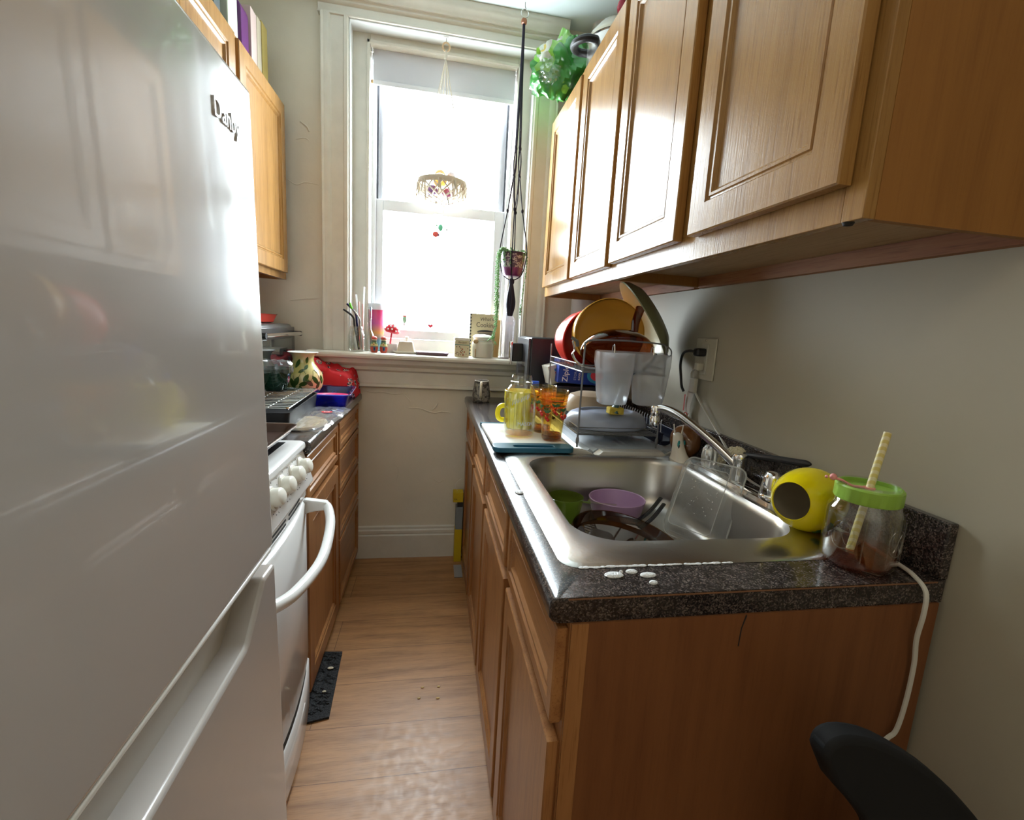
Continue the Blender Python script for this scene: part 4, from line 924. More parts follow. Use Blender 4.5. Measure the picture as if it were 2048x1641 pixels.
one('baking_dish', B().loft([rrect(-.93, -.725, 2.09, 2.37, .03, 1.2495), rrect(-.94, -.715, 2.08, 2.385, .03, 1.255), rrect(-.95, -.705, 2.07, 2.40, .035, 1.285), rrect(-.955, -.700, 2.065, 2.405, .035, 1.289), rrect(-.944, -.711, 2.076, 2.394, .03, 1.288), rrect(-.93, -.725, 2.09, 2.37, .03, 1.258)], True, True, True), mat('red_stoneware', (.42, .035, .02), .25), 'red stoneware baking dish on top of the toaster oven', 'dish', (-.83, 2.23, 1.2492))

# bandana cloth
def cloth_mat():
    m = mat('bandana_red', (.55, .012, .02), .8); nt = m.node_tree; tc = nt.nodes.new('ShaderNodeTexCoord'); v = nt.nodes.new('ShaderNodeTexVoronoi'); v.inputs['Scale'].default_value = 22
    lk(nt, tc.outputs['Object'], v.inputs['Vector'])
    n = nt.nodes.new('ShaderNodeTexNoise'); n.inputs['Scale'].default_value = 110; lk(nt, tc.outputs['Object'], n.inputs['Vector'])
    spot = ramp(nt, v.outputs['Distance'], [(.0, (1, 1, 1)), (.30, (1, 1, 1)), (.33, (0, 0, 0))], 'CONSTANT')
    pat = ramp(nt, n.outputs['Fac'], [(.0, (.02, .01, .02)), (.50, (.62, .55, .52)), (.58, (.50, .012, .02))], 'CONSTANT')
    lk(nt, mixc(nt, spot, (.52, .012, .02), pat), nt.nodes['Principled BSDF'].inputs['Base Color']); return m
b = B(); nx, ny = 44, 30
cx0, cx1, cy0, cy1 = -.652, -.365, 2.36, 2.553
def hgt(u, v):
    x = cx0+(cx1-cx0)*u
    base = .205 if u < .25 else .205-.05*((u-.25)/.35) if u < .6 else .155-.02*((u-.6)/.25) if u < .85 else .135
    e = min(1, (1-u)/.10)**.6*min(1, u/.06)**.5*min(1, v/.12)**.55
    wr = .016*noise.noise(Vector((x*14, v*4, 1)))+.008*noise.noise(Vector((x*34, v*8, 5)))+.012*math.sin(u*17+v*5)*v
    return .9165+max(0, (base*(1-.25*(1-v))+wr)*e)
rows = [[(cx0+(cx1-cx0)*i/nx+.004*math.sin(j), cy0+(cy1-cy0)*j/ny, hgt(i/nx, j/ny)) for i in range(nx+1)] for j in range(ny+1)]
b.loft(rows, False); one('bandana', b, cloth_mat(), 'crumpled red bandana cloth draped over things under the windowsill', 'cloth', (-.53, 2.46, .9142), angle=80)

# vase
def vase_mat():
    m = mat('vase_glaze', (.62, .55, .24), .15, coat=.5); nt = m.node_tree
    f = noise_n(nt, 9, (1, 1, 1), 2); lk(nt, ramp(nt, f, [(.35, (.45, .42, .13)), (.5, (.66, .60, .28)), (.62, (.62, .38, .22))]), nt.nodes['Principled BSDF'].inputs['Base Color']); return m
t = thing('vase', 'round yellow vase painted with green leaves on the left counter', 'vase', (-.568, 2.265, .9142))
vp = [(0, 0), (.040, 0), (.045, .006), (.060, .03), (.078, .065), (.083, .095), (.078, .125), (.060, .150), (.047, .168), (.043, .185), (.046, .202), (.058, .214), (.064, .217)]
def vr(z):
    for (r0, z0_), (r1, z1_) in zip(vp, vp[1:]):
        if z0_ <= z <= z1_ and z1_ > z0_: return r0+(r1-r0)*(z-z0_)/(z1_-z0_)
    return .05
obj('body', B().lathe(vp+[(.060, .219)], 44), vase_mat(), t, angle=80)
obj('inside', B().lathe([(.0642, .2172), (.061, .2195), (.055, .214), (.044, .207), (.040, .185), (.044, .165), (.050, .14), (0, .12)], 44), WHITE, t, angle=80)
lv = mat('vase_leaf', (.035, .085, .015), .2); b = B()
def leafpatch(b, a, z, L, w, tilt):
    rows = []
    for i in range(9):
        u = i/8; ww = w*math.sin(PI*min(1, u*1.02))**.7+.0005; row = []
        for j in (-1, -.3, .3, 1):
            du = (u-.5)*L*math.cos(tilt)-j*ww*math.sin(tilt); dz = (u-.5)*L*math.sin(tilt)+j*ww*math.cos(tilt)
            zz = z+dz; r = vr(zz)+.0008; aa = a+du/max(.03, r); row.append((r*math.cos(aa), r*math.sin(aa), zz))
        rows.append(row)
    b.loft(rows, False)
va = math.atan2(-2.265, .568)
for da, z, L, w, ti in ((-.55, .085, .05, .010, 1.9), (-.35, .095, .045, .010, 1.2), (.0, .085, .04, .009, .3), (.12, .11, .04, .009, 1.0), (.30, .088, .04, .009, 2.4), (.62, .10, .045, .010, 2.2), (.8, .075, .04, .009, 1.2), (-.1, .140, .03, .006, .5), (.2, .155, .026, .006, .9), (-.45, .17, .04, .008, 1.3), (.35, .185, .03, .006, 1.4), (-.9, .09, .05, .01, 1.4), (1.1, .1, .04, .01, 1.7), (-.15, .06, .035, .009, 1.8), (-.75, .13, .05, .01, 1.5)):
    leafpatch(b, va+da, z, L, w, ti)
obj('painted_leaves', b, lv, t)
b = B(); b.tube([((vr(.12+.025*math.sin(k*.9))+.0012)*math.cos(va-.9+k*.1), (vr(.12+.025*math.sin(k*.9))+.0012)*math.sin(va-.9+k*.1), .12+.025*math.sin(k*.9)) for k in range(20)], .0009, 5); obj('painted_vine', b, lv, t)

# blue glass dish, pink plate
BLG = thin('cobalt_glass', (.38, .42, .92), .25, .02, milky=.10, milkcol=(.02, .03, .5))
t = thing('baking_dish', 'cobalt blue glass baking dish at the window end of the left counter', 'dish', (-.43, 2.215, .9145), (0, 0, .07))
b = B(); b.loft([rrect(-.055, .058, -.125, .13, .02, .0), rrect(-.060, .063, -.13, .135, .022, .004), rrect(-.072, .074, -.142, .146, .026, .052), rrect(-.080, .082, -.150, .154, .028, .056), rrect(-.080, .082, -.150, .154, .028, .059), rrect(-.068, .070, -.138, .142, .024, .056), rrect(-.056, .059, -.126, .131, .02, .008)], True, True, True)
obj('dish', b, BLG, t, angle=50)
b = B(); b.tube(rrect(-.081, .083, -.151, .155, .028, .058), .0022, 6, closed=True); obj('rim', b, thin('cobalt_rim', (.55, .65, .95), .6, .03, milky=.3, milkcol=(.5, .6, .9)), t)
one('plate', B().lathe([(0, 0), (.045, 0), (.050, .003), (.066, .020), (.068, .022), (.066, .023), (.048, .007), (0, .005)], 36, Matrix.Translation((-.430, 2.175, .938)) @ Matrix.Rotation(-.10, 4, 'X'), sy=1.5), mat('hot_pink', (.78, .05, .16), .35), 'pink oval plate lying inside the cobalt blue dish', 'plate', (-.430, 2.175, .938))

# roasting pan with wire rack
t = thing('roasting_pan', 'black roasting pan with a wire cooling rack inside on the left counter', 'pan', (-.549, 1.83, .9145), (0, 0, .04))
b = B(); b.loft([rrect(-.095, .085, -.235, .215, .02, 0), rrect(-.100, .090, -.24, .220, .022, .004), rrect(-.106, .096, -.247, .227, .024, .066), rrect(-.111, .101, -.252, .232, .026, .069), rrect(-.104, .094, -.244, .224, .022, .068), rrect(-.096, .086, -.236, .216, .02, .006)], True, True, True)
obj('pan', b, mat('pan_black', (.012, .012, .013), .5), t, angle=50)
WR = mat('rack_silver', (.70, .70, .70), .2, 1)
b = B(); b.tube(rrect(-.104, .094, -.245, .222, .015, .083), .0026, 6, closed=True)
for k in range(1, 15): y = -.245+k*.467/15; b.tube([(-.104, y, .083), (.094, y, .083)], .0019, 5)
for x in (-.04, .03): b.tube([(x, -.245, .081), (x, .222, .081)], .0022, 5)
for x in (-.085, .08):
    for y in (-.19, .17): b.tube([(x, y-.014, .082), (x, y-.008, .070), (x, y+.008, .070), (x, y+.014, .082)], .0022, 5)
obj('cooling_rack', b, WR, t)
# green bowl under film
t = thing('bowl', 'dark green glass bowl under crinkled clear film beside the toaster oven', 'bowl', (-.600, 1.975, 1.0005))
obj('bowl', B().lathe([(0, 0), (.035, 0), (.040, .004), (.055, .04), (.062, .085), (.060, .086), (.052, .04), (.038, .007), (0, .006)], 36), mat('bottle_green', (.008, .03, .018), .08, coat=.5), t)
b = B(); n = 40; rings = []
for r, z, a in ((.058, .112, .3), (.064, .10, 1), (.066, .085, 1), (.067, .07, 1)): rings.append([((r+.003*a*math.sin(i*2.1)+.002*math.sin(i*5.3))*math.cos(2*PI*i/n), (r+.003*a*math.sin(i*2.1))*math.sin(2*PI*i/n), z+.003*math.sin(i*1.7)) for i in range(n)])
rings.insert(0, [(.03*math.cos(2*PI*i/n), .03*math.sin(2*PI*i/n), .112+.004*math.sin(i*1.3)) for i in range(n)])
b.loft(rings, True, True); obj('film', b, thin('cling_film', (.93, .94, .94), .22, .12, milky=.05), t, smooth=False)

# bag of flatbread
t = thing('bread_bag', 'clear plastic bag of flatbread with a red label on the left counter edge', 'bag', (-.43, 1.80, .9142))
b = B(); nx, ny = 26, 30; top = []; 
def bg_(u, v):
    x = -.105+.19*u; y = -.19+.44*v; x += .02*v
    h = .018*math.sin(PI*min(1, max(0, u)))**.4*math.sin(PI*min(1, max(0, v)))**.35
    h += .006*noise.noise(Vector((x*40, y*22, 2)))+.003*noise.noise(Vector((x*90, y*60, 7)))
    return (x, y, max(.0012, .006+h))
top = [[bg_(i/nx, j/ny) for i in range(nx+1)] for j in range(ny+1)]
b.loft(top, False); obj('film', b, thin('bag_film', (.90, .91, .92), .35, .12, milky=.28, milkcol=(.7, .7, .72)), t, angle=25)
b = B(); b.lathe([(0, .001), (.078, .001), (.081, .004), (.078, .0095), (0, .011)], 36, Matrix.Translation((-.012, -.06, .001)), sy=1.35); obj('flatbread', b, mat('flatbread', (.48, .36, .20), .8), t)
lm = mat('label_red', (.55, .02, .02), .4); b = B(); b.lathe([(0, .0265), (.020, .0265), (.020, .0258)], 24, Matrix.Translation((.045, .055, 0)), sy=.8); lb = obj('label', b, lm, t)
text('label_print', 'Co', .016, mat('print_white', (.8, .8, .8), .5), lb, (.045, .055, .027), (0, 0, .5), ext=.0004)
b = B()
for w in (-.03, 0, .03): b.tube(spline([(.05+w*.3, .12+w, .020), (.075+w*.2, .15+w*.6, .012), (.082, .18+w*.4, .006)], 4), .0035, 6, flat=.4)
obj('blue_print', b, mat('bag_blue', (.03, .10, .30), .4), t)

# baking sheet on the stove
t = thing('baking_sheet', 'dark brown baking sheet on the stove burners', 'baking sheet', (-.63, 1.235, .9435))
b = B(); b.loft([rrect(-.215, .215, -.245, .245, .02, 0), rrect(-.222, .222, -.252, .252, .024, .003), rrect(-.232, .232, -.262, .262, .028, .020), rrect(-.238, .238, -.268, .268, .03, .0225), rrect(-.236, .236, -.266, .266, .03, .0245), rrect(-.228, .228, -.258, .258, .026, .021), rrect(-.216, .216, -.246, .246, .02, .004)], True, True, True)
obj('sheet', b, mat('sheet_brown', (.05, .025, .018), .3, .3), t, angle=50)
b = B(); b.tube(rrect(-.238, .238, -.268, .268, .03, .0235), .0022, 6, closed=True); obj('rolled_rim', b, mat('rim_bronze', (.35, .28, .25), .25, .8), t)

# ------------------------------------------------------------ things on top of the wall cabinets
def board(name, label, cat, x0, x1, y0, y1, z0, z1, m, r=.02, bevel=.003):
    P = rrect(x0, x1, z0, z1, r, 0, 6); b = B(); b.loft([[(p[0], y0, p[1]) for p in P], [(p[0], y1, p[1]) for p in P]], True, True, True)
    return one(name, b, m, label, cat, ((x0+x1)/2, (y0+y1)/2, z0), 'things standing on the left wall cabinet', bevel=bevel)
board('tray', 'dark slate tray nearest the ceiling edge among things on the left wall cabinet', 'tray', -.99, -.76, 1.975, 2.03, 2.2315, 2.55, mat('slate', (.05, .06, .06), .5))
board('cutting_board', 'pale sage green board standing on the left wall cabinet', 'cutting board', -.99, -.75, 2.065, 2.155, 2.2315, 2.60, mat('sage', (.48, .52, .42), .5), .05)
board('tray', 'dark purple rounded tray standing on the left wall cabinet', 'tray', -.99, -.745, 2.175, 2.25, 2.2315, 2.455, mat('plum', (.10, .015, .12), .3), .045)
board('cereal_box', 'faded pink box standing on the left wall cabinet', 'box', -.99, -.74, 2.262, 2.325, 2.2315, 2.470, mat('faded_pink', (.55, .42, .38), .7), .002, .001)
board('cereal_box', 'cream box with brown print standing on the left wall cabinet', 'box', -.99, -.74, 2.33, 2.378, 2.2315, 2.475, mat('cream_box', (.52, .46, .34), .7), .002, .001)
board('bread_box', 'yellow box with brown specks at the window end of the left wall cabinet', 'box', -.99, -.74, 2.39, 2.455, 2.2315, 2.488, mat('yellow_box', (.55, .44, .14), .7), .004, .001)

# pot with dome lid and bag on the right wall cabinet
t = thing('stock_pot', 'steel pot with a domed lid, red knob and black handle on the right wall cabinet', 'pot', (.69, 2.02, 2.3005))
obj('pot', B().lathe([(0, 0), (.115, 0), (.122, .008), (.124, .10), (.127, .103), (.121, .104), (.118, .012), (0, .006)], 40), STEEL, t)
obj('lid', B().lathe([(.127, .105), (.128, .112), (.118, .125), (.085, .155), (.045, .172), (.0, .176)], 40), mat('lid_champagne', (.60, .55, .45), .25, .9), t)
b = B(); b.lathe([(.008, .174), (.007, .190), (.016, .200), (.020, .215), (.014, .232), (0, .236)], 20); obj('knob', b, mat('knob_red', (.30, .01, .03), .25), t)
b = B(); b.tube(spline([(-.108, .05, .085), (-.150, .06, .09), (-.178, .02, .085), (-.178, -.03, .08), (-.150, -.06, .08), (-.108, -.05, .085)], 6), .016, 10, flat=.75); obj('handle', b, BLACK, t); t.scale = (1, 1, 1.2)
def bag_mat():
    m = mat('bag_green_print', (.1, .4, .03), .3); nt = m.node_tree; f = noise_n(nt, 6, (1, 1, 1), 2)
    lk(nt, ramp(nt, f, [(.38, (.03, .24, .03)), (.47, (.20, .50, .05)), (.57, (.55, .60, .50)), (.66, (.55, .42, .05))], 'CONSTANT'), nt.nodes['Principled BSDF'].inputs['Base Color'])
    nt.nodes['Principled BSDF'].inputs['Coat Weight'].default_value = .8; return m
t = thing('snack_bag', 'crumpled green and clear snack bag at the window end of the right wall cabinet', 'bag', (.60, 2.33, 2.3005))
b = B(); b.ball((0, 0, 0), 1, 40)
for v in b.bm.verts:
    p = v.co.copy(); n1 = 1.1*noise.noise(p*1.9)+.7*abs(noise.noise(p*4))+.35*noise.noise(p*9)
    q = Vector((p.x*.118, p.y*.10, p.z*.115))*(1+.42*n1); q.x += -.03*(p.z < -.2)*abs(p.z); v.co = q+Vector((-.05, .02, .17))
    if v.co.x < -.10 and v.co.z > .0: v.co.z = max(v.co.z, .02)
    if v.co.x > -.06: v.co.z = max(v.co.z, .002)
obj('bag', b, bag_mat(), t, angle=50)
b = B(); b.ball((0, 0, 0), 1, 30)
for v in b.bm.verts:
    p = v.co.copy(); n1 = noise.noise(p*3+Vector((3, 1, 0)))+.5*noise.noise(p*8)
    v.co = Vector((p.x*.06, p.y*.06, p.z*.055))*(1+.35*n1)+Vector((-.115, -.03, .125))
obj('clear_window', b, thin('crinkle_film', (.85, .92, .85), .7, .06, milky=.2, milkcol=(.6, .7, .6)), t, angle=15)

# ------------------------------------------------------------ windowsill
SZ = 1.1303
t = thing('straw_jar', 'clear glass jar holding straws at the left end of the windowsill', 'jar', (-.378, 2.503, SZ))
obj('glass', B().lathe(jar_prof(.041, .118, .033), 36), GLASS, t, angle=60)
def straw(label, p0, p1, bend, m, r=.0042, nm='drinking_straw'):
    pts = [p0, tuple(a+(c-a)*.7 for a, c in zip(p0, p1)), p1]+([bend] if bend else [])
    b = B(); b.tube(spline(pts, 5), r, 10); return one(nm, b, m, label, 'straw', p0, 'straws in the windowsill jar')
straw('black bent metal straw leaning furthest left in the windowsill jar', (-.365, 2.503, 1.14), (-.395, 2.503, 1.30), (-.438, 2.493, 1.334), BLACK, .0048)
straw('navy bent metal straw next to the black one in the windowsill jar', (-.358, 2.510, 1.14), (-.385, 2.514, 1.32), (-.424, 2.508, 1.362), mat('navy_metal', (.02, .02, .09), .25, .6), .0052)
straw('straw cleaner with a bright green tip in the windowsill jar', (-.350, 2.498, 1.14), (-.366, 2.498, 1.30), (-.398, 2.496, 1.340), mat('cleaner_grey', (.35, .33, .33), .4), .003)
one('straw_tip', B().tube([(-.397, 2.496, 1.338), (-.403, 2.496, 1.350), (-.408, 2.496, 1.366)], .0055, 10), mat('bright_green', (.16, .60, .03), .35), 'bright green silicone tip on the straw cleaner', 'straw tip', (-.402, 2.496, 1.338))
CS = thin('clear_straw', (.85, .85, .87), .4, .05, milky=.25)
straw('tall clear straw left of the pink ones in the windowsill jar', (-.357, 2.523, 1.14), (-.384, 2.533, 1.41), None, CS)
straw('tallest clear straw by the rainbow tumbler in the windowsill jar', (-.352, 2.518, 1.14), (-.345, 2.533, 1.45), None, CS)
straw('pale pink straw between the clear ones in the windowsill jar', (-.360, 2.508, 1.14), (-.368, 2.513, 1.375), None, mat('pink_straw', (.75, .45, .42), .4))
straw('pale pink straw nearest the rainbow tumbler in the windowsill jar', (-.348, 2.508, 1.14), (-.350, 2.513, 1.365), None, MATS['pink_straw'])
straw('silver metal straw in the windowsill jar', (-.352, 2.488, 1.14), (-.360, 2.486, 1.29), (-.385, 2.483, 1.33), STEEL, .0035)
t = thing('bottle', 'slim clear glass bottle with a long neck behind the straw jar', 'bottle', (-.326, 2.575, SZ))
obj('glass', B().lathe([(0, 0), (.024, 0), (.028, .01), (.028, .075), (.020, .095), (.012, .11), (.011, .118), (.014, .122), (.0105, .126), (.0125, .19), (.014, .225), (.0125, .225), (.010, .13), (.010, .11), (.025, .07), (.025, .01), (0, .006)], 28), GLASS, t, angle=60)
def rainbow():
    m = mat('rainbow', (.6, .1, .3), .25, coat=.5); nt = m.node_tree; tc = nt.nodes.new('ShaderNodeTexCoord'); s = nt.nodes.new('ShaderNodeSeparateXYZ'); lk(nt, tc.outputs['Object'], s.inputs[0])
    mr = nt.nodes.new('ShaderNodeMapRange'); mr.inputs[2].default_value = .23; lk(nt, s.outputs['Z'], mr.inputs[0])
    lk(nt, ramp(nt, mr.outputs[0], [(0, (.02, .18, .22)), (.25, (.10, .20, .26)), (.42, (.55, .28, .08)), (.62, (.45, .10, .30)), (1, (.55, .04, .13))]), nt.nodes['Principled BSDF'].inputs['Base Color']); return m
t = thing('tumbler', 'tall rainbow coloured tumbler with a white lid in the left window corner', 'tumbler', (-.297, 2.640, SZ))
obj('body', B().lathe([(0, 0), (.031, 0), (.034, .004), (.042, .215), (0, .215)], 36), rainbow(), t)
obj('lid', B().lathe([(.0435, .213), (.0445, .216), (.0445, .240), (.041, .246), (0, .246)], 36), mat('lid_pale', (.70, .76, .85), .3), t)
b = B(); b.box(-.030, -.018, -.038, -.030, .205, .225); obj('hang_tab', b, mat('tab_blue', (.03, .25, .60), .35), t, bevel=.002)
b = B(); b.tube([(-.010, -.0355, .155), (.010, -.0365, .172), (.024, -.030, .185)], .0014, 6); obj('cord_line', b, BLACK, t)
def shaker(label, x, y):
    t = thing('salt_shaker', label, 'shaker', (x, y, SZ), group='painted owl shaped shakers')
    def sm():
        m = mat('shaker_paint', (.4, .1, .05), .3); nt = m.node_tree; tc = nt.nodes.new('ShaderNodeTexCoord'); s = nt.nodes.new('ShaderNodeSeparateXYZ'); lk(nt, tc.outputs['Object'], s.inputs[0])
        mr = nt.nodes.new('ShaderNodeMapRange'); mr.inputs[2].default_value = .07; lk(nt, s.outputs['Z'], mr.inputs[0])
        lk(nt, ramp(nt, mr.outputs[0], [(0, (.45, .07, .04)), (.42, (.05, .15, .16)), (.46, (.55, .50, .22)), (.62, (.12, .20, .10)), (.78, (.05, .08, .07)), (.86, (.60, .55, .35))], 'CONSTANT'), nt.nodes['Principled BSDF'].inputs['Base Color']); return m
    obj('body', B().lathe([(0, 0), (.013, 0), (.017, .005), (.0195, .022), (.018, .036), (.013, .050), (.0115, .062), (.013, .067), (0, .068)], 28), MATS.get('shaker_paint') or sm(), t)
    obj('cap', B().lathe([(.0135, .066), (.0145, .070), (.012, .077), (.006, .081), (0, .0815)], 24), mat('cap_coral', (.60, .10, .08), .35), t)
    b = B(); b.ball((.003, -.0190, .020), 1, 12, sc=(.006, .002, .011)); o = obj('blue_spot', b, mat('spot_blue', (.02, .12, .28), .3), t)
    b = B(); b.ball((.003, -.0205, .020), 1, 10, sc=(.0028, .0012, .006)); obj('pupil', b, BLACK, o)
    b = B(); b.prism([(-.011, .036), (0, .052), (.011, .036)], 'y', -.0178, -.0150); o = obj('gable', b, mat('gable_yellow', (.60, .52, .20), .4), t)
    b = B(); b.ball((0, -.0178, .041), 1, 10, sc=(.0022, .001, .004)); obj('diamond', b, mat('dot_red', (.35, .02, .01), .4), o)
shaker('painted folk art shaker on the left of the pair on the windowsill', -.291, 2.492)
shaker('painted folk art shaker on the right of the pair on the windowsill', -.246, 2.496)
# mushroom
t = thing('mushroom_ornament', 'red mushroom ornament with white dots on the windowsill', 'ornament', (-.216, 2.565, SZ))
obj('cup', B().lathe([(0, 0), (.026, 0), (.030, .01), (.032, .045), (.030, .045), (.027, .01), (0, .006)], 28), mat('cup_white', (.62, .60, .62), .35), t)
obj('stem', B().tube([(.002, 0, .008), (-.004, 0, .05), (.004, 0, .112)], .004, 8), mat('stem_red', (.55, .02, .05), .35), t)
def dots():
    m = mat('dotted_red', (.55, .01, .03), .3); return m
mt = Matrix.Translation((.004, 0, .108)) @ Matrix.Rotation(.22, 4, 'Y')
cap = obj('cap', B().lathe([(0, -.004), (.030, -.008), (.039, .0), (.036, .014), (.025, .030), (.010, .040), (0, .042)], 32, mt), dots(), t)
b = B()
for a, zz, r in ((-1.57, .012, .037), (-1.0, .006, .039), (-2.1, .008, .038), (-1.3, .026, .0285), (-1.9, .024, .030), (-.6, .018, .034), (-2.6, .018, .034), (-1.57, .036, .017), (-.3, .004, .039), (-2.9, .004, .039)):
    b.ball(mt @ Vector((r*math.cos(a), r*math.sin(a), zz)), .0047, 10, sc=(1, 1, 1))
obj('dots', b, WHITE, cap)
# butter dish
t = thing('butter_dish', 'cream covered butter dish on the windowsill right of the mushroom', 'butter dish', (-.140, 2.545, SZ))
b = B(); b.loft([rrect(-.048, .048, -.040, .055, .008, 0), rrect(-.060, .060, -.052, .067, .012, .010), rrect(-.062, .062, -.054, .069, .012, .013), rrect(-.055, .055, -.047, .062, .01, .008)], True, True, True); obj('dish', b, mat('dish_cream', (.70, .66, .58), .3), t)
b = B(); b.loft([rrect(-.045, .045, -.034, .048, .006, .0095), rrect(-.044, .044, -.033, .047, .006, .014), rrect(-.032, .034, -.022, .038, .006, .060), rrect(-.029, .031, -.019, .035, .006, .062)], True, True, True); c_ = obj('cover', b, mat('cover_tan', (.50, .43, .33), .35), t)
b = B(); b.lathe([(.006, .061), (.006, .068), (.009, .074), (.009, .082), (.006, .086), (0, .087)], 18, Matrix.Translation((.004, .01, 0))); obj('knob', b, WHITE, c_)
# flat tray
one('spoon_rest', B().loft([rrect(-.078, .070, 2.470, 2.590, .006, SZ), rrect(-.086, .078, 2.462, 2.598, .008, SZ+.012), rrect(-.087, .079, 2.461, 2.599, .008, SZ+.015), rrect(-.078, .070, 2.470, 2.590, .006, SZ+.008)], True, True, True), mat('plum_brown', (.16, .10, .13), .25), 'flat dark tray lying in the middle of the windowsill', 'tray', (0, 2.53, SZ))
# tin
t = thing('tea_tin', 'small cream tin with a floral print and teal band on the windowsill', 'tin', (.142, 2.500, SZ), (0, 0, .06))
obj('box', B().box(-.037, .037, -.030, .030, 0, .083), mat('tin_cream', (.60, .54, .36), .4), t, bevel=.003)
obj('lid', B().box(-.038, .038, -.031, .031, .083, .098), mat('tin_lid', (.74, .72, .64), .4), t, bevel=.003)
obj('band', B().box(-.0372, .0372, -.0306, -.0300, .060, .0635), mat('band_teal', (.06, .22, .20), .5), t)
text('print', 'Recipes', .014, mat('ink_brown', (.10, .06, .04), .6), t, (0, -.0305, .074), (PI/2, 0, 0), ext=.0003, shear=.3)
b = B(); rnd = random.Random(11)
for k in range(22):
    x, z = rnd.uniform(-.030, .030), rnd.uniform(.008, .052); b.ball((x, -.0303, z), 1, 6, sc=(rnd.uniform(.0015, .004), .0006, rnd.uniform(.001, .003)), rot=Matrix.Rotation(rnd.uniform(0, 3), 3, 'Y'))
obj('floral_print', b, MATS['ink_brown'], t)
b = B()
for x, z in ((.002, .040), (.006, .010), (-.004, .022), (.012, .026)): b.ball((x, -.0305, z), 1, 8, sc=(.0045, .0007, .0045))
obj('flowers', b, mat('flower_rust', (.40, .16, .10), .5), t)
# canister
t = thing('canister', 'cream ceramic canister with a wire clamp lid on the windowsill', 'canister', (.252, 2.512, SZ))
CC = mat('canister_cream', (.58, .55, .46), .3)
obj('body', B().lathe([(0, 0), (.050, 0), (.055, .004), (.056, .07), (.053, .078), (.046, .084), (.045, .092), (0, .092)], 40), CC, t)
obj('lid', B().lathe([(.046, .097), (.050, .100), (.052, .106), (.046, .114), (.036, .118), (0, .121)], 36), WHITE, t)
obj('seal', B().lathe([(.047, .092), (.048, .097), (0, .097)], 30), mat('seal_white', (.8, .8, .78), .5), t)
b = B(); b.tube([(.0485*math.cos(a), .0485*math.sin(a), .085) for a in [2*PI*i/30 for i in range(30)]], .0014, 6, closed=True); b.tube([(.046, -.02, .085), (.060, -.018, .065), (.054, -.015, .040)], .0012, 5); obj('wire', b, STEEL, t)
b = B(); b.ball((-.040, -.042, .084), .0125, 14, sc=(1.1, .7, 1)); obj('wooden_latch', b, mat('pale_wood', (.50, .34, .18), .6), t)
b = B(); b.tube([(-.040, -.0415, .006), (-.040, -.0425, .045)], .0055, 8, flat=.5); obj('wooden_spoon', b, MATS['pale_wood'], t)
# cookbook
t = thing('cookbook', 'spiral bound tan cookbook standing behind the cream canister', 'book', (.268, 2.612, SZ), (-.10, 0, 0))
b = B(); b.box(-.075, .075, -.012, .008, 0, .228); obj('cover', b, mat('tan_cover', (.42, .35, .22), .6), t, bevel=.001)
b = B(); b.box(-.078, -.0751, -.014, .010, 0, .228)
for k in range(13): b.box(-.080, -.070, -.0135, -.012, .008+k*.0175, .016+k*.0175)
obj('binding', b, BLACK, t)
ik = mat('ink_black', (.02, .018, .018), .6)
text('title', "What's", .026, ik, t, (.012, -.0123, .200), (PI/2, -.05, 0), ext=.0003, shear=.2)
text('title', 'Cooking', .036, ik, t, (.008, -.0123, .168), (PI/2, 0, 0), ext=.0003, sx=.85)
b = B(); P = [(.008+.048*math.cos(a), .130+.012*math.sin(a)) for a in [PI*i/12 for i in range(13)]]; b.prism(P, 'y', -.0128, -.0121)
P = [(-.028, .120), (.044, .120), (.036, .098), (-.020, .098)]; b.prism(P, 'y', -.0128, -.0121); b.box(-.036, .052, -.0128, -.0121, .1225, .1265); obj('pot_drawing', b, ik, t)
# wooden board and bottle
one('wooden_spatula', B().loft([rrect(.322, .345, 2.575, 2.583, .002, SZ), rrect(.326, .352, 2.590, 2.598, .002, SZ+.12), rrect(.336, .352, 2.600, 2.607, .002, SZ+.20)], True, True, True), mat('bamboo', (.45, .27, .09), .5), 'narrow bamboo board leaning between the cookbook and the tall bottle', 'board', (.335, 2.58, SZ))
t = thing('bottle', 'tall empty clear plastic bottle standing under the hanging plant', 'bottle', (.383, 2.530, SZ))
PB = thin('pet_plastic', (.86, .85, .88), .5, .06, milky=.16, milkcol=(.62, .58, .66))
b = B(); rings = []
for r, z in ((.002, .004), (.030, 0), (.034, .008), (.034, .17), (.036, .176), (.036, .196), (.033, .206), (.020, .228), (.0135, .24), (.0135, .252), (.015, .2525)):
    rings.append(rrect(-r, r, -r, r, r*.55, z, 5))
b.loft(rings, True); obj('body', b, PB, t, angle=50)
obj('base_disc', B().lathe([(0, .001), (.042, .001), (.040, .0022), (0, .0022)], 24, None, sx=1.1), mat('disc_brown', (.06, .035, .03), .5), t)  # thin dark brown disc under the bottle, slightly wider than it

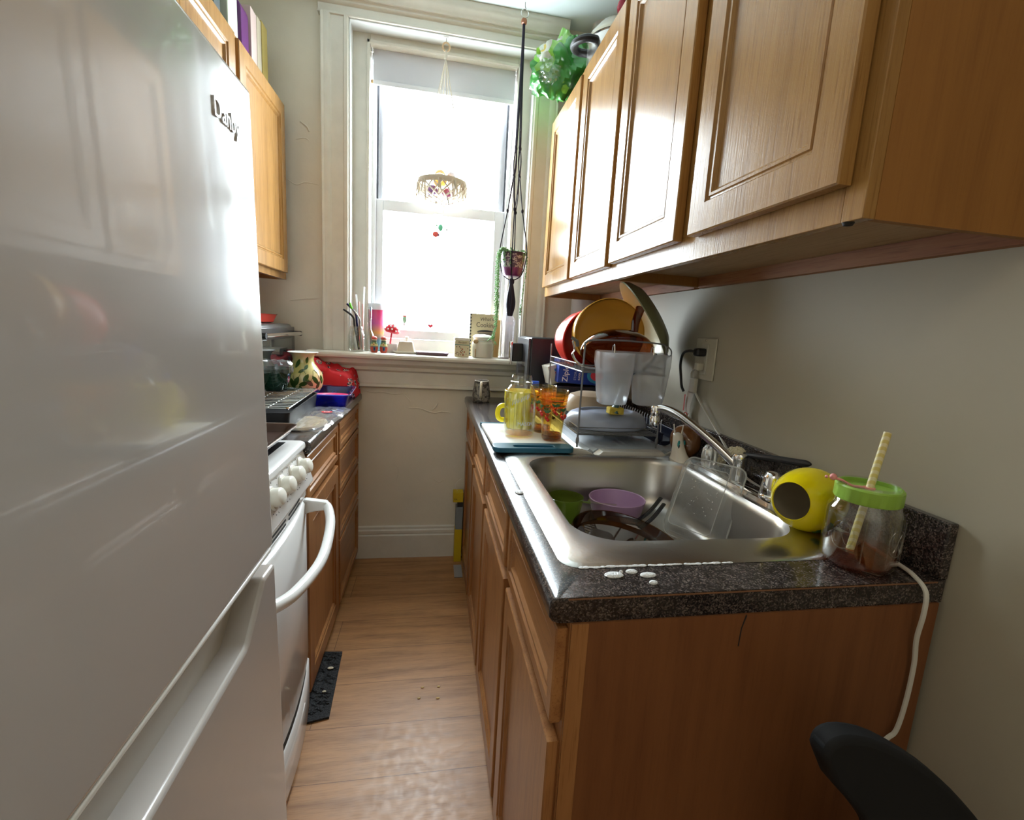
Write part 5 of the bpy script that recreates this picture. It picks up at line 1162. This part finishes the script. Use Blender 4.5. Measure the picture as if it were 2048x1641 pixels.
# window stickers
def sticker(nm, label, x, z, parts):
    t = thing(nm, label, 'sticker', (x, 2.7295, z))
    for pn, shp, c in parts:
        b = B()
        for (dx, dz, sx_, sz_) in shp: b.ball((dx, 0, dz), 1, 12, sc=(sx_*1.3, .0014, sz_*1.3))
        obj(pn, b, mat('cel_'+pn+nm, tuple(q*.5 for q in c), .5), t)
sticker('ladybug_sticker', 'red ladybug sticker near the top of the lower window pane', -.006, 1.765, [('shell', [(0, 0, .013, .012)], (.85, .12, .10)), ('head', [(.015, -.002, .005, .005)], (.10, .05, .15)), ('leaf', [(.025, .036, .010, .014)], (.15, .65, .40)), ('dot', [(.005, .045, .004, .004)], (.1, .35, .15)), ('spot', [(.058, .028, .004, .004)], (.15, .2, .12))])
sticker('cactus_sticker', 'small green and red flower sticker at the bottom left of the window', -.160, 1.300, [('pot', [(0, .022, .010, .004)], (.80, .18, .15)), ('plant', [(.0, .004, .009, .016)], (.30, .65, .40)), ('foot', [(-.002, -.022, .004, .008)], (.70, .60, .62))])
t = thing('heart_sticker', 'small dark red heart sticker at the bottom of the window', 'sticker', (-.020, 2.7295, 1.276))
b = B(); P = [(.0135*(16*math.sin(a)**3)/16, .0135*(13*math.cos(a)-5*math.cos(2*a)-2*math.cos(3*a)-math.cos(4*a))/16) for a in [2*PI*i/24 for i in range(24)]]; b.prism(P, 'y', -.0012, .0); obj('heart', b, mat('heart_red', (.35, .02, .04), .4), t)
b = B(); b.box(-.011, .011, -.0004, .0004, -.018, -.015); obj('base_line', b, mat('pale_line', (.5, .62, .6), .4), t)

# hanging macrame bowl in the window
t = thing('macrame_hanger', 'white macrame bowl hanging by a wooden ring in front of the window', 'hanger', (.019, 2.56, 2.58))
CRD = mat('cotton_cord', (.62, .57, .48), .85)
b = B(); b.tube(spline([(.019, 2.56, 2.63), (.019, 2.56, 2.612), (.021, 2.56, 2.604), (.024, 2.56, 2.608)], 4), .0014, 6); obj('screw_hook', b, mat('hook_dark', (.12, .09, .06), .4, .8), t, world=True)
b = B(); b.tube([(.019+.0165*math.cos(a), 2.56, 2.590+.0185*math.sin(a)) for a in [2*PI*i/28 for i in range(28)]], .0042, 8, closed=True); obj('wooden_ring', b, mat('ring_wood', (.55, .38, .22), .6), t, world=True)
b = B()
b.tube([(.019, 2.56, 2.574), (.020, 2.558, 2.556), (.018, 2.56, 2.540)], .0055, 8)
cB = Vector((.020, 2.56, 1.985)); 
for k in range(8):
    a = 2*PI*k/8+.2; p = cB+Vector((.118*math.cos(a), .118*math.sin(a), 0)); b.tube([(.019, 2.56, 2.545), Vector((.019, 2.56, 2.545)).lerp(p, .5), p], .0016, 5)
obj('cords', b, CRD, t, world=True)
b = B(); b.lathe([(.118, .0), (.120, -.008), (.112, -.022), (.116, -.024), (.122, -.010), (.120, .002)], 44, Matrix.Translation(cB)); obj('rim_band', b, CRD, t, world=True)
b = B()
for k in range(16):
    a = 2*PI*k/16
    for s in (-1, 1):
        pts = []
        for j in range(7):
            u = j/6; aa = a+s*u*.75; r = .116*math.cos(u*1.15)**.8+.004; pts.append(cB+Vector((r*math.cos(aa), r*math.sin(aa), -.02-.070*math.sin(u*1.35))))
        b.tube(pts, .0042, 5)
obj('net', b, CRD, t, world=True)
b = B(); rnd = random.Random(8)
for k in range(46):
    a = rnd.uniform(0, 2*PI); L = rnd.uniform(.05, .085)*(1.3 if k % 7 == 0 else 1); p = cB+Vector((.119*math.cos(a), .119*math.sin(a), -.012)); b.tube([p, p+Vector((rnd.uniform(-.006, .006), rnd.uniform(-.006, .006), -L*.5)), p+Vector((rnd.uniform(-.010, .010), rnd.uniform(-.01, .01), -L))], [.0050, .0036, .0010], 5)
fo = obj('fringe', b, CRD, t, world=True); fo['kind'] = 'stuff'
b = B()
for dx, lean_ in ((-.018, -.012), (.026, .010)): b.tube([(.019+dx, 2.50, 1.905), (.019+dx+lean_*.5, 2.50, 1.885), (.019+dx+lean_, 2.50, 1.862)], .0017, 5)
obj('end_cords', b, BLACK, t, world=True)
def fruit(nm, label, cat, p, r, sc, m): return one(nm, B().ball(p, r, 20, sc=sc), m, label, cat, (p[0], p[1], p[2]-r*sc[2]), angle=90)
fruit('orange', 'orange fruit at the front of the hanging macrame bowl', 'fruit', (.008, 2.497, 1.975), .033, (1, .9, 1), mat('fruit_orange', (.80, .38, .06), .4))
fruit('orange', 'paler orange peeking over the rim of the hanging macrame bowl', 'fruit', (.008, 2.56, 2.020), .026, (1, .9, .9), mat('fruit_pale', (.82, .55, .25), .4))
fruit('garlic_bulb', 'white garlic bulb at the right side of the hanging macrame bowl', 'garlic', (.072, 2.505, 1.970), .026, (1.1, .9, .85), mat('garlic_white', (.60, .55, .58), .6))
fruit('garlic_bulb', 'white garlic bulb on top at the right of the hanging macrame bowl', 'garlic', (.062, 2.56, 2.018), .020, (1, .9, 1), MATS['garlic_white'])
fruit('onion', 'dark purple onion low in the hanging macrame bowl', 'onion', (-.028, 2.535, 1.935), .030, (1, 1, .9), mat('onion_purple', (.08, .03, .10), .35))
fruit('onion', 'dark red onion on the right low in the hanging macrame bowl', 'onion', (.045, 2.545, 1.932), .028, (1, 1, .9), mat('onion_red', (.16, .03, .07), .35))

# hanging plant
hx, hy = .372, 2.425
t = thing('plant_hanger', 'black macrame plant hanger hooked to the ceiling at the right of the window', 'hanger', (hx, hy, 2.7595))
BC = mat('black_cord', (.018, .014, .03), .8)
b = B(); b.tube(spline([(.367, hy, 2.7599), (.367, hy, 2.742), (.371, hy, 2.732), (.366, hy, 2.726), (.362, hy, 2.732)], 4), .0013, 6); obj('hook', b, MATS['hook_dark'], t, world=True)
b = B(); b.tube([(.367+.0175*math.cos(a), hy, 2.712+.0175*math.sin(a)) for a in [2*PI*i/24 for i in range(24)]], .0018, 6, closed=True); obj('ring', b, STEEL, t, world=True)
b = B(); b.lathe([(.004, -.012), (.012, -.009), (.014, 0), (.012, .009), (.004, .012)], 20, Matrix.Translation((.366, hy, 2.680))); obj('wooden_bead', b, mat('bead_wood', (.30, .10, .04), .4), t, world=True)
b = B(); pc = Vector((.374, hy, 1.655))
KN = []
for k in range(4):
    a = 2*PI*k/4+.55; ca, sa = math.cos(a), math.sin(a)
    def P_(z, r, off=0): return (.366+(.374-.366)*(2.67-z)/1.1+r*ca-off*sa, hy+r*sa+off*ca, z)
    path = [P_(2.672, .003), P_(2.5, .005), P_(2.3, .008), P_(2.135, .014), P_(2.015, .018)]
    for s in (-1, 1):
        b.tube(spline([P_(2.672, .003, s*.002), P_(2.45, .005, s*.003), P_(2.30, .009, s*.004), P_(2.145, .014, s*.003)], 4), .0028, 6)
        b.tube(spline([P_(2.135, .014, s*.003), P_(2.08, .016, s*.008), P_(2.02, .018, s*.003)], 4), .0026, 6)
        a2 = a+s*PI/4
        q = (.372+.036*math.cos(a2), hy+.036*math.sin(a2), 1.855)
        b.tube(spline([P_(2.012, .018, s*.003), P_(1.93, .024, s*.012), q], 4), .0026, 6)
        b.tube(spline([q, (.374+.066*math.cos(a2), hy+.066*math.sin(a2), 1.68), (.374+.064*math.cos(a2), hy+.064*math.sin(a2), 1.62), (.374+.045*math.cos(a2), hy+.045*math.sin(a2), 1.552), (.373, hy, 1.522)], 5), .0028, 6)
        KN.append((q, 1.5))
    KN.append((P_(2.14, .014), 1.9)); KN.append((P_(2.015, .018), 1.6))
obj('cords', b, BC, t, world=True)
for q, sc_ in KN:
    kb = B(); kb.ball(q, .0066, 8, sc=(1, 1, sc_)); obj('knot', kb, BC, t, world=True)
b = B(); b.ball((.373, hy, 1.520), .015, 12, sc=(1, 1, 1.2))
for k in range(12):
    a = 2*PI*k/12; r = .017+.004*(k % 2); b.tube(spline([(.373+.005*math.cos(a), hy+.005*math.sin(a), 1.512), (.374+r*.7*math.cos(a), hy+r*.7*math.sin(a), 1.46), (.375+r*math.cos(a), hy+r*math.sin(a), 1.41), (.373+r*.5*math.cos(a), hy+r*.5*math.sin(a), 1.352)], 4), .0048, 6)
obj('tassel', b, BC, t, world=True)
t = thing('hanging_plant', 'string of pearls plant in a dark purple patterned pot in the black hanger', 'plant', (.374, hy, 1.545))
def pot_mat():
    m = mat('pot_purple', (.12, .03, .13), .25, coat=.4); nt = m.node_tree; f = noise_n(nt, 45, (1, 1, 1), 3, .6)
    tc = nt.nodes.new('ShaderNodeTexCoord'); s = nt.nodes.new('ShaderNodeSeparateXYZ'); lk(nt, tc.outputs['Object'], s.inputs[0])
    up_ = nt.nodes.new('ShaderNodeMath'); up_.operation = 'GREATER_THAN'; up_.inputs[1].default_value = .040; lk(nt, s.outputs['Z'], up_.inputs[0])
    pat = ramp(nt, f, [(.48, (.06, .03, .07)), (.53, (.42, .36, .38)), (.60, (.10, .05, .11))], 'CONSTANT')
    lk(nt, mixc(nt, up_.outputs[0], (.13, .02, .10), pat), nt.nodes['Principled BSDF'].inputs['Base Color']); return m
obj('pot', B().lathe([(0, 0), (.038, 0), (.046, .008), (.054, .04), (.058, .09), (.0595, .112), (.056, .112), (.053, .09), (0, .085)], 36), pot_mat(), t)
obj('pot_rim', B().lathe([(.0596, .104), (.0605, .108), (.0600, .114), (.056, .114)], 36), mat('rim_dark', (.03, .01, .04), .3), t)
obj('soil', B().lathe([(0, .100), (.054, .098)], 24), mat('soil', (.03, .02, .015), .9), t)
b = B(); rnd = random.Random(4); LG = mat('pearl_leaf', (.16, .34, .12), .5)
def strand(pts, dens=1.0, spread=.006):
    P = spline(pts, 10); b.tube(P[::3]+[P[-1]], .0007, 4)
    L = sum((P[i+1]-P[i]).length for i in range(len(P)-1)); n = int(L/.0055*dens)
    for k in range(n):
        p = P[min(len(P)-1, int(k/n*len(P)))]; r = rnd.uniform(.0022, .0036)
        bmesh.ops.create_icosphere(b.bm, subdivisions=1, radius=r, matrix=Matrix.Translation(p+Vector((rnd.uniform(-spread, spread), rnd.uniform(-spread, spread), rnd.uniform(-.004, .004)))))
def SL(x, y, z): return (x-.374, y-hy, z-1.545)
for k in range(9):
    o = rnd.uniform(-.008, .008); zb = (1.20, 1.28, 1.33, 1.25, 1.38, 1.42, 1.30, 1.24, 1.36)[k]; yy = hy-.02+rnd.uniform(-.03, .02)
    pts = [SL(.345+o, yy, 1.660), SL(.314+o, yy, 1.668), SL(.300+o, yy, 1.62), SL(.300+o, yy, 1.50), SL(.303+o, yy, 1.40), SL(.302+o*.6, yy, max(zb, 1.30))]
    if zb < 1.27: pts += [SL(.292+o, yy, 1.24), SL(.285+.02*(k == 0), yy+.01, zb+.005)]
    strand(pts, 1.15)
strand([SL(.345, hy, 1.66), SL(.312, hy-.02, 1.66), SL(.303, hy-.03, 1.45), SL(.306, hy-.03, 1.33), SL(.292, hy-.03, 1.25), SL(.268, hy-.03, 1.225)], 1.0)
for k in range(3):
    o = rnd.uniform(-.004, .004); strand([SL(.40, hy, 1.66), SL(.436, hy, 1.667), SL(.445+o, hy, 1.60), SL(.435+o, hy, 1.50-.03*k), SL(.428+o, hy, 1.42-.03*k), SL(.424+o, hy, 1.34+.03*k)], .55, .004)
for k in range(6):
    a = -PI/2+rnd.uniform(-1, 1); strand([SL(.374+.03*math.cos(a), hy+.03*math.sin(a), 1.658), SL(.374+.062*math.cos(a), hy+.062*math.sin(a), 1.667), SL(.374+.064*math.cos(a), hy+.064*math.sin(a), 1.62-rnd.uniform(0, .05))], .9, .004)
for k in range(60):
    a = rnd.uniform(0, 2*PI); r = rnd.uniform(.02, .058); bmesh.ops.create_icosphere(b.bm, subdivisions=1, radius=.0035, matrix=Matrix.Translation((r*math.cos(a), r*math.sin(a), .112+rnd.uniform(0, .008))))
obj('strands', b, LG, t)

# ------------------------------------------------------------ floor things, chair
t = thing('floor_mat', 'small black textured mat on the floor at the end of the stove', 'mat', (-.40, 1.59, .0005))
b = B(); b.prism([(-.385, 1.42), (-.300, 1.44), (-.316, 1.762), (-.40, 1.768)], 'z', .0008, .008); obj('mat', b, mat('mat_black', (.012, .012, .014), .6, bump=1, bscale=120), t, world=True)
b = B(); rnd = random.Random(2)
for k in range(60):
    x = -.375+.055*rnd.random(); y = 1.45+.3*rnd.random(); b.tube([(x-.010, y, .0085), (x-.003, y+.004, .0095), (x+.004, y-.003, .0095), (x+.010, y, .0085)], .0012, 4)
obj('ribs', b, MATS['mat_black'], t, world=True)
CR = mat('crumb', (.55, .38, .16), .7)
for k, (x, y, r, lab) in enumerate(((-.340, 1.665, .011, 'pale crumb on the black mat, the far one'), (-.338, 1.55, .007, 'pale crumb on the black mat, the near one'), (-.004, 1.545, .006, 'tan crumb on the floor, left of the far pair'), (.053, 1.543, .006, 'tan crumb on the floor, right of the far pair'), (-.015, 1.495, .006, 'tan crumb on the floor, left of the near pair'), (.050, 1.488, .007, 'tan crumb on the floor, right of the near pair'))):
    z0_ = .010 if k < 2 else .0005
    one('crumb', B().ball((x, y, z0_+r*.25), r, 10, sc=(1, .6, .3)), CR if k > 1 else mat('crumb_pale', (.65, .58, .42), .8), lab, 'crumb', (x, y, z0_), 'crumbs on the floor')
# narrow yellow carton beside the right cabinets
t = thing('mop_carton', 'narrow yellow and grey carton standing between the right cabinet and back wall', 'carton', (.168, 2.50, .0))
YC = mat('carton_yellow', (.58, .42, .01), .5); GC = mat('carton_grey', (.22, .25, .26), .5)
b = B(); b.box(.143, .182, 2.470, 2.533, .001, .19); obj('lower', b, YC, t, world=True, bevel=.001)
b = B(); b.box(.145, .182, 2.471, 2.532, .19, .315); obj('middle', b, GC, t, world=True, bevel=.001)
b = B(); b.box(.152, .182, 2.480, 2.520, .315, .345); obj('neck', b, BLACK, t, world=True)
b = B(); b.box(.128, .182, 2.472, 2.530, .345, .40); tp = obj('tag_card', b, YC, t, world=True, bevel=.002)
text('tag_print', 'EA', .014, BLACK, tp, (.142, 2.4715, .362), (PI/2, 0, 0), ext=.0003, world=True)
b = B(); b.tube(spline([(.150, 2.50, .40), (.138, 2.50, .43), (.150, 2.50, .455), (.170, 2.50, .47)], 5), .0009, 5); obj('string', b, WHITE, t, world=True)
b = B(); b.box(.140, .182, 2.30, 2.43, .001, .004); o = one('paper_scrap', b, mat('scrap_grey', (.28, .27, .26), .6), 'flat grey paper scrap on the floor by the right cabinet', 'paper', (.16, 2.36, .0005))

# black chair in the near right corner
t = thing('chair', 'black moulded chair with a curved back in the near right corner', 'chair', (.62, .30, 0))
BP = mat('chair_black', (.010, .010, .011), .75, spec=.25)
CP = [(.459, .818), (.468, .836), (.493, .842), (.538, .830), (.606, .790), (.664, .741), (.732, .668), (.785, .58), (.80, .47), (.68, .44), (.57, .47), (.548, .60), (.540, .698), (.519, .737), (.476, .783), (.459, .818)][:-1]
cpts = [(p.x, p.y) for p in spline([(a, c, 0) for a, c in CP], 3)]
b = B(); b.loft([[(x, .425+.10*(x-.6)**2*4-.10*(.84-z), z) for x, z in cpts], [(x, .395+.10*(x-.6)**2*4-.10*(.84-z), z) for x, z in cpts]], True, True, True)
obj('backrest', b, BP, t, world=True, bevel=.008, seg=3, angle=50)
b = B(); b.loft([rrect(.48, .83, .05, .36, .08, .425), rrect(.475, .835, .045, .365, .08, .44), rrect(.48, .83, .05, .36, .08, .455)], True, True, True); obj('seat', b, BP, t, world=True)
for x, y, ox, oy in ((.52, .12, -.02, -.03), (.79, .12, .02, -.03), (.52, .36, -.02, .03), (.79, .36, .02, .03)):
    b = B(); b.tube([(x, y, .40), (x+ox, y+oy, .002)], .011, 8); obj('leg', b, BLACK, t, world=True)
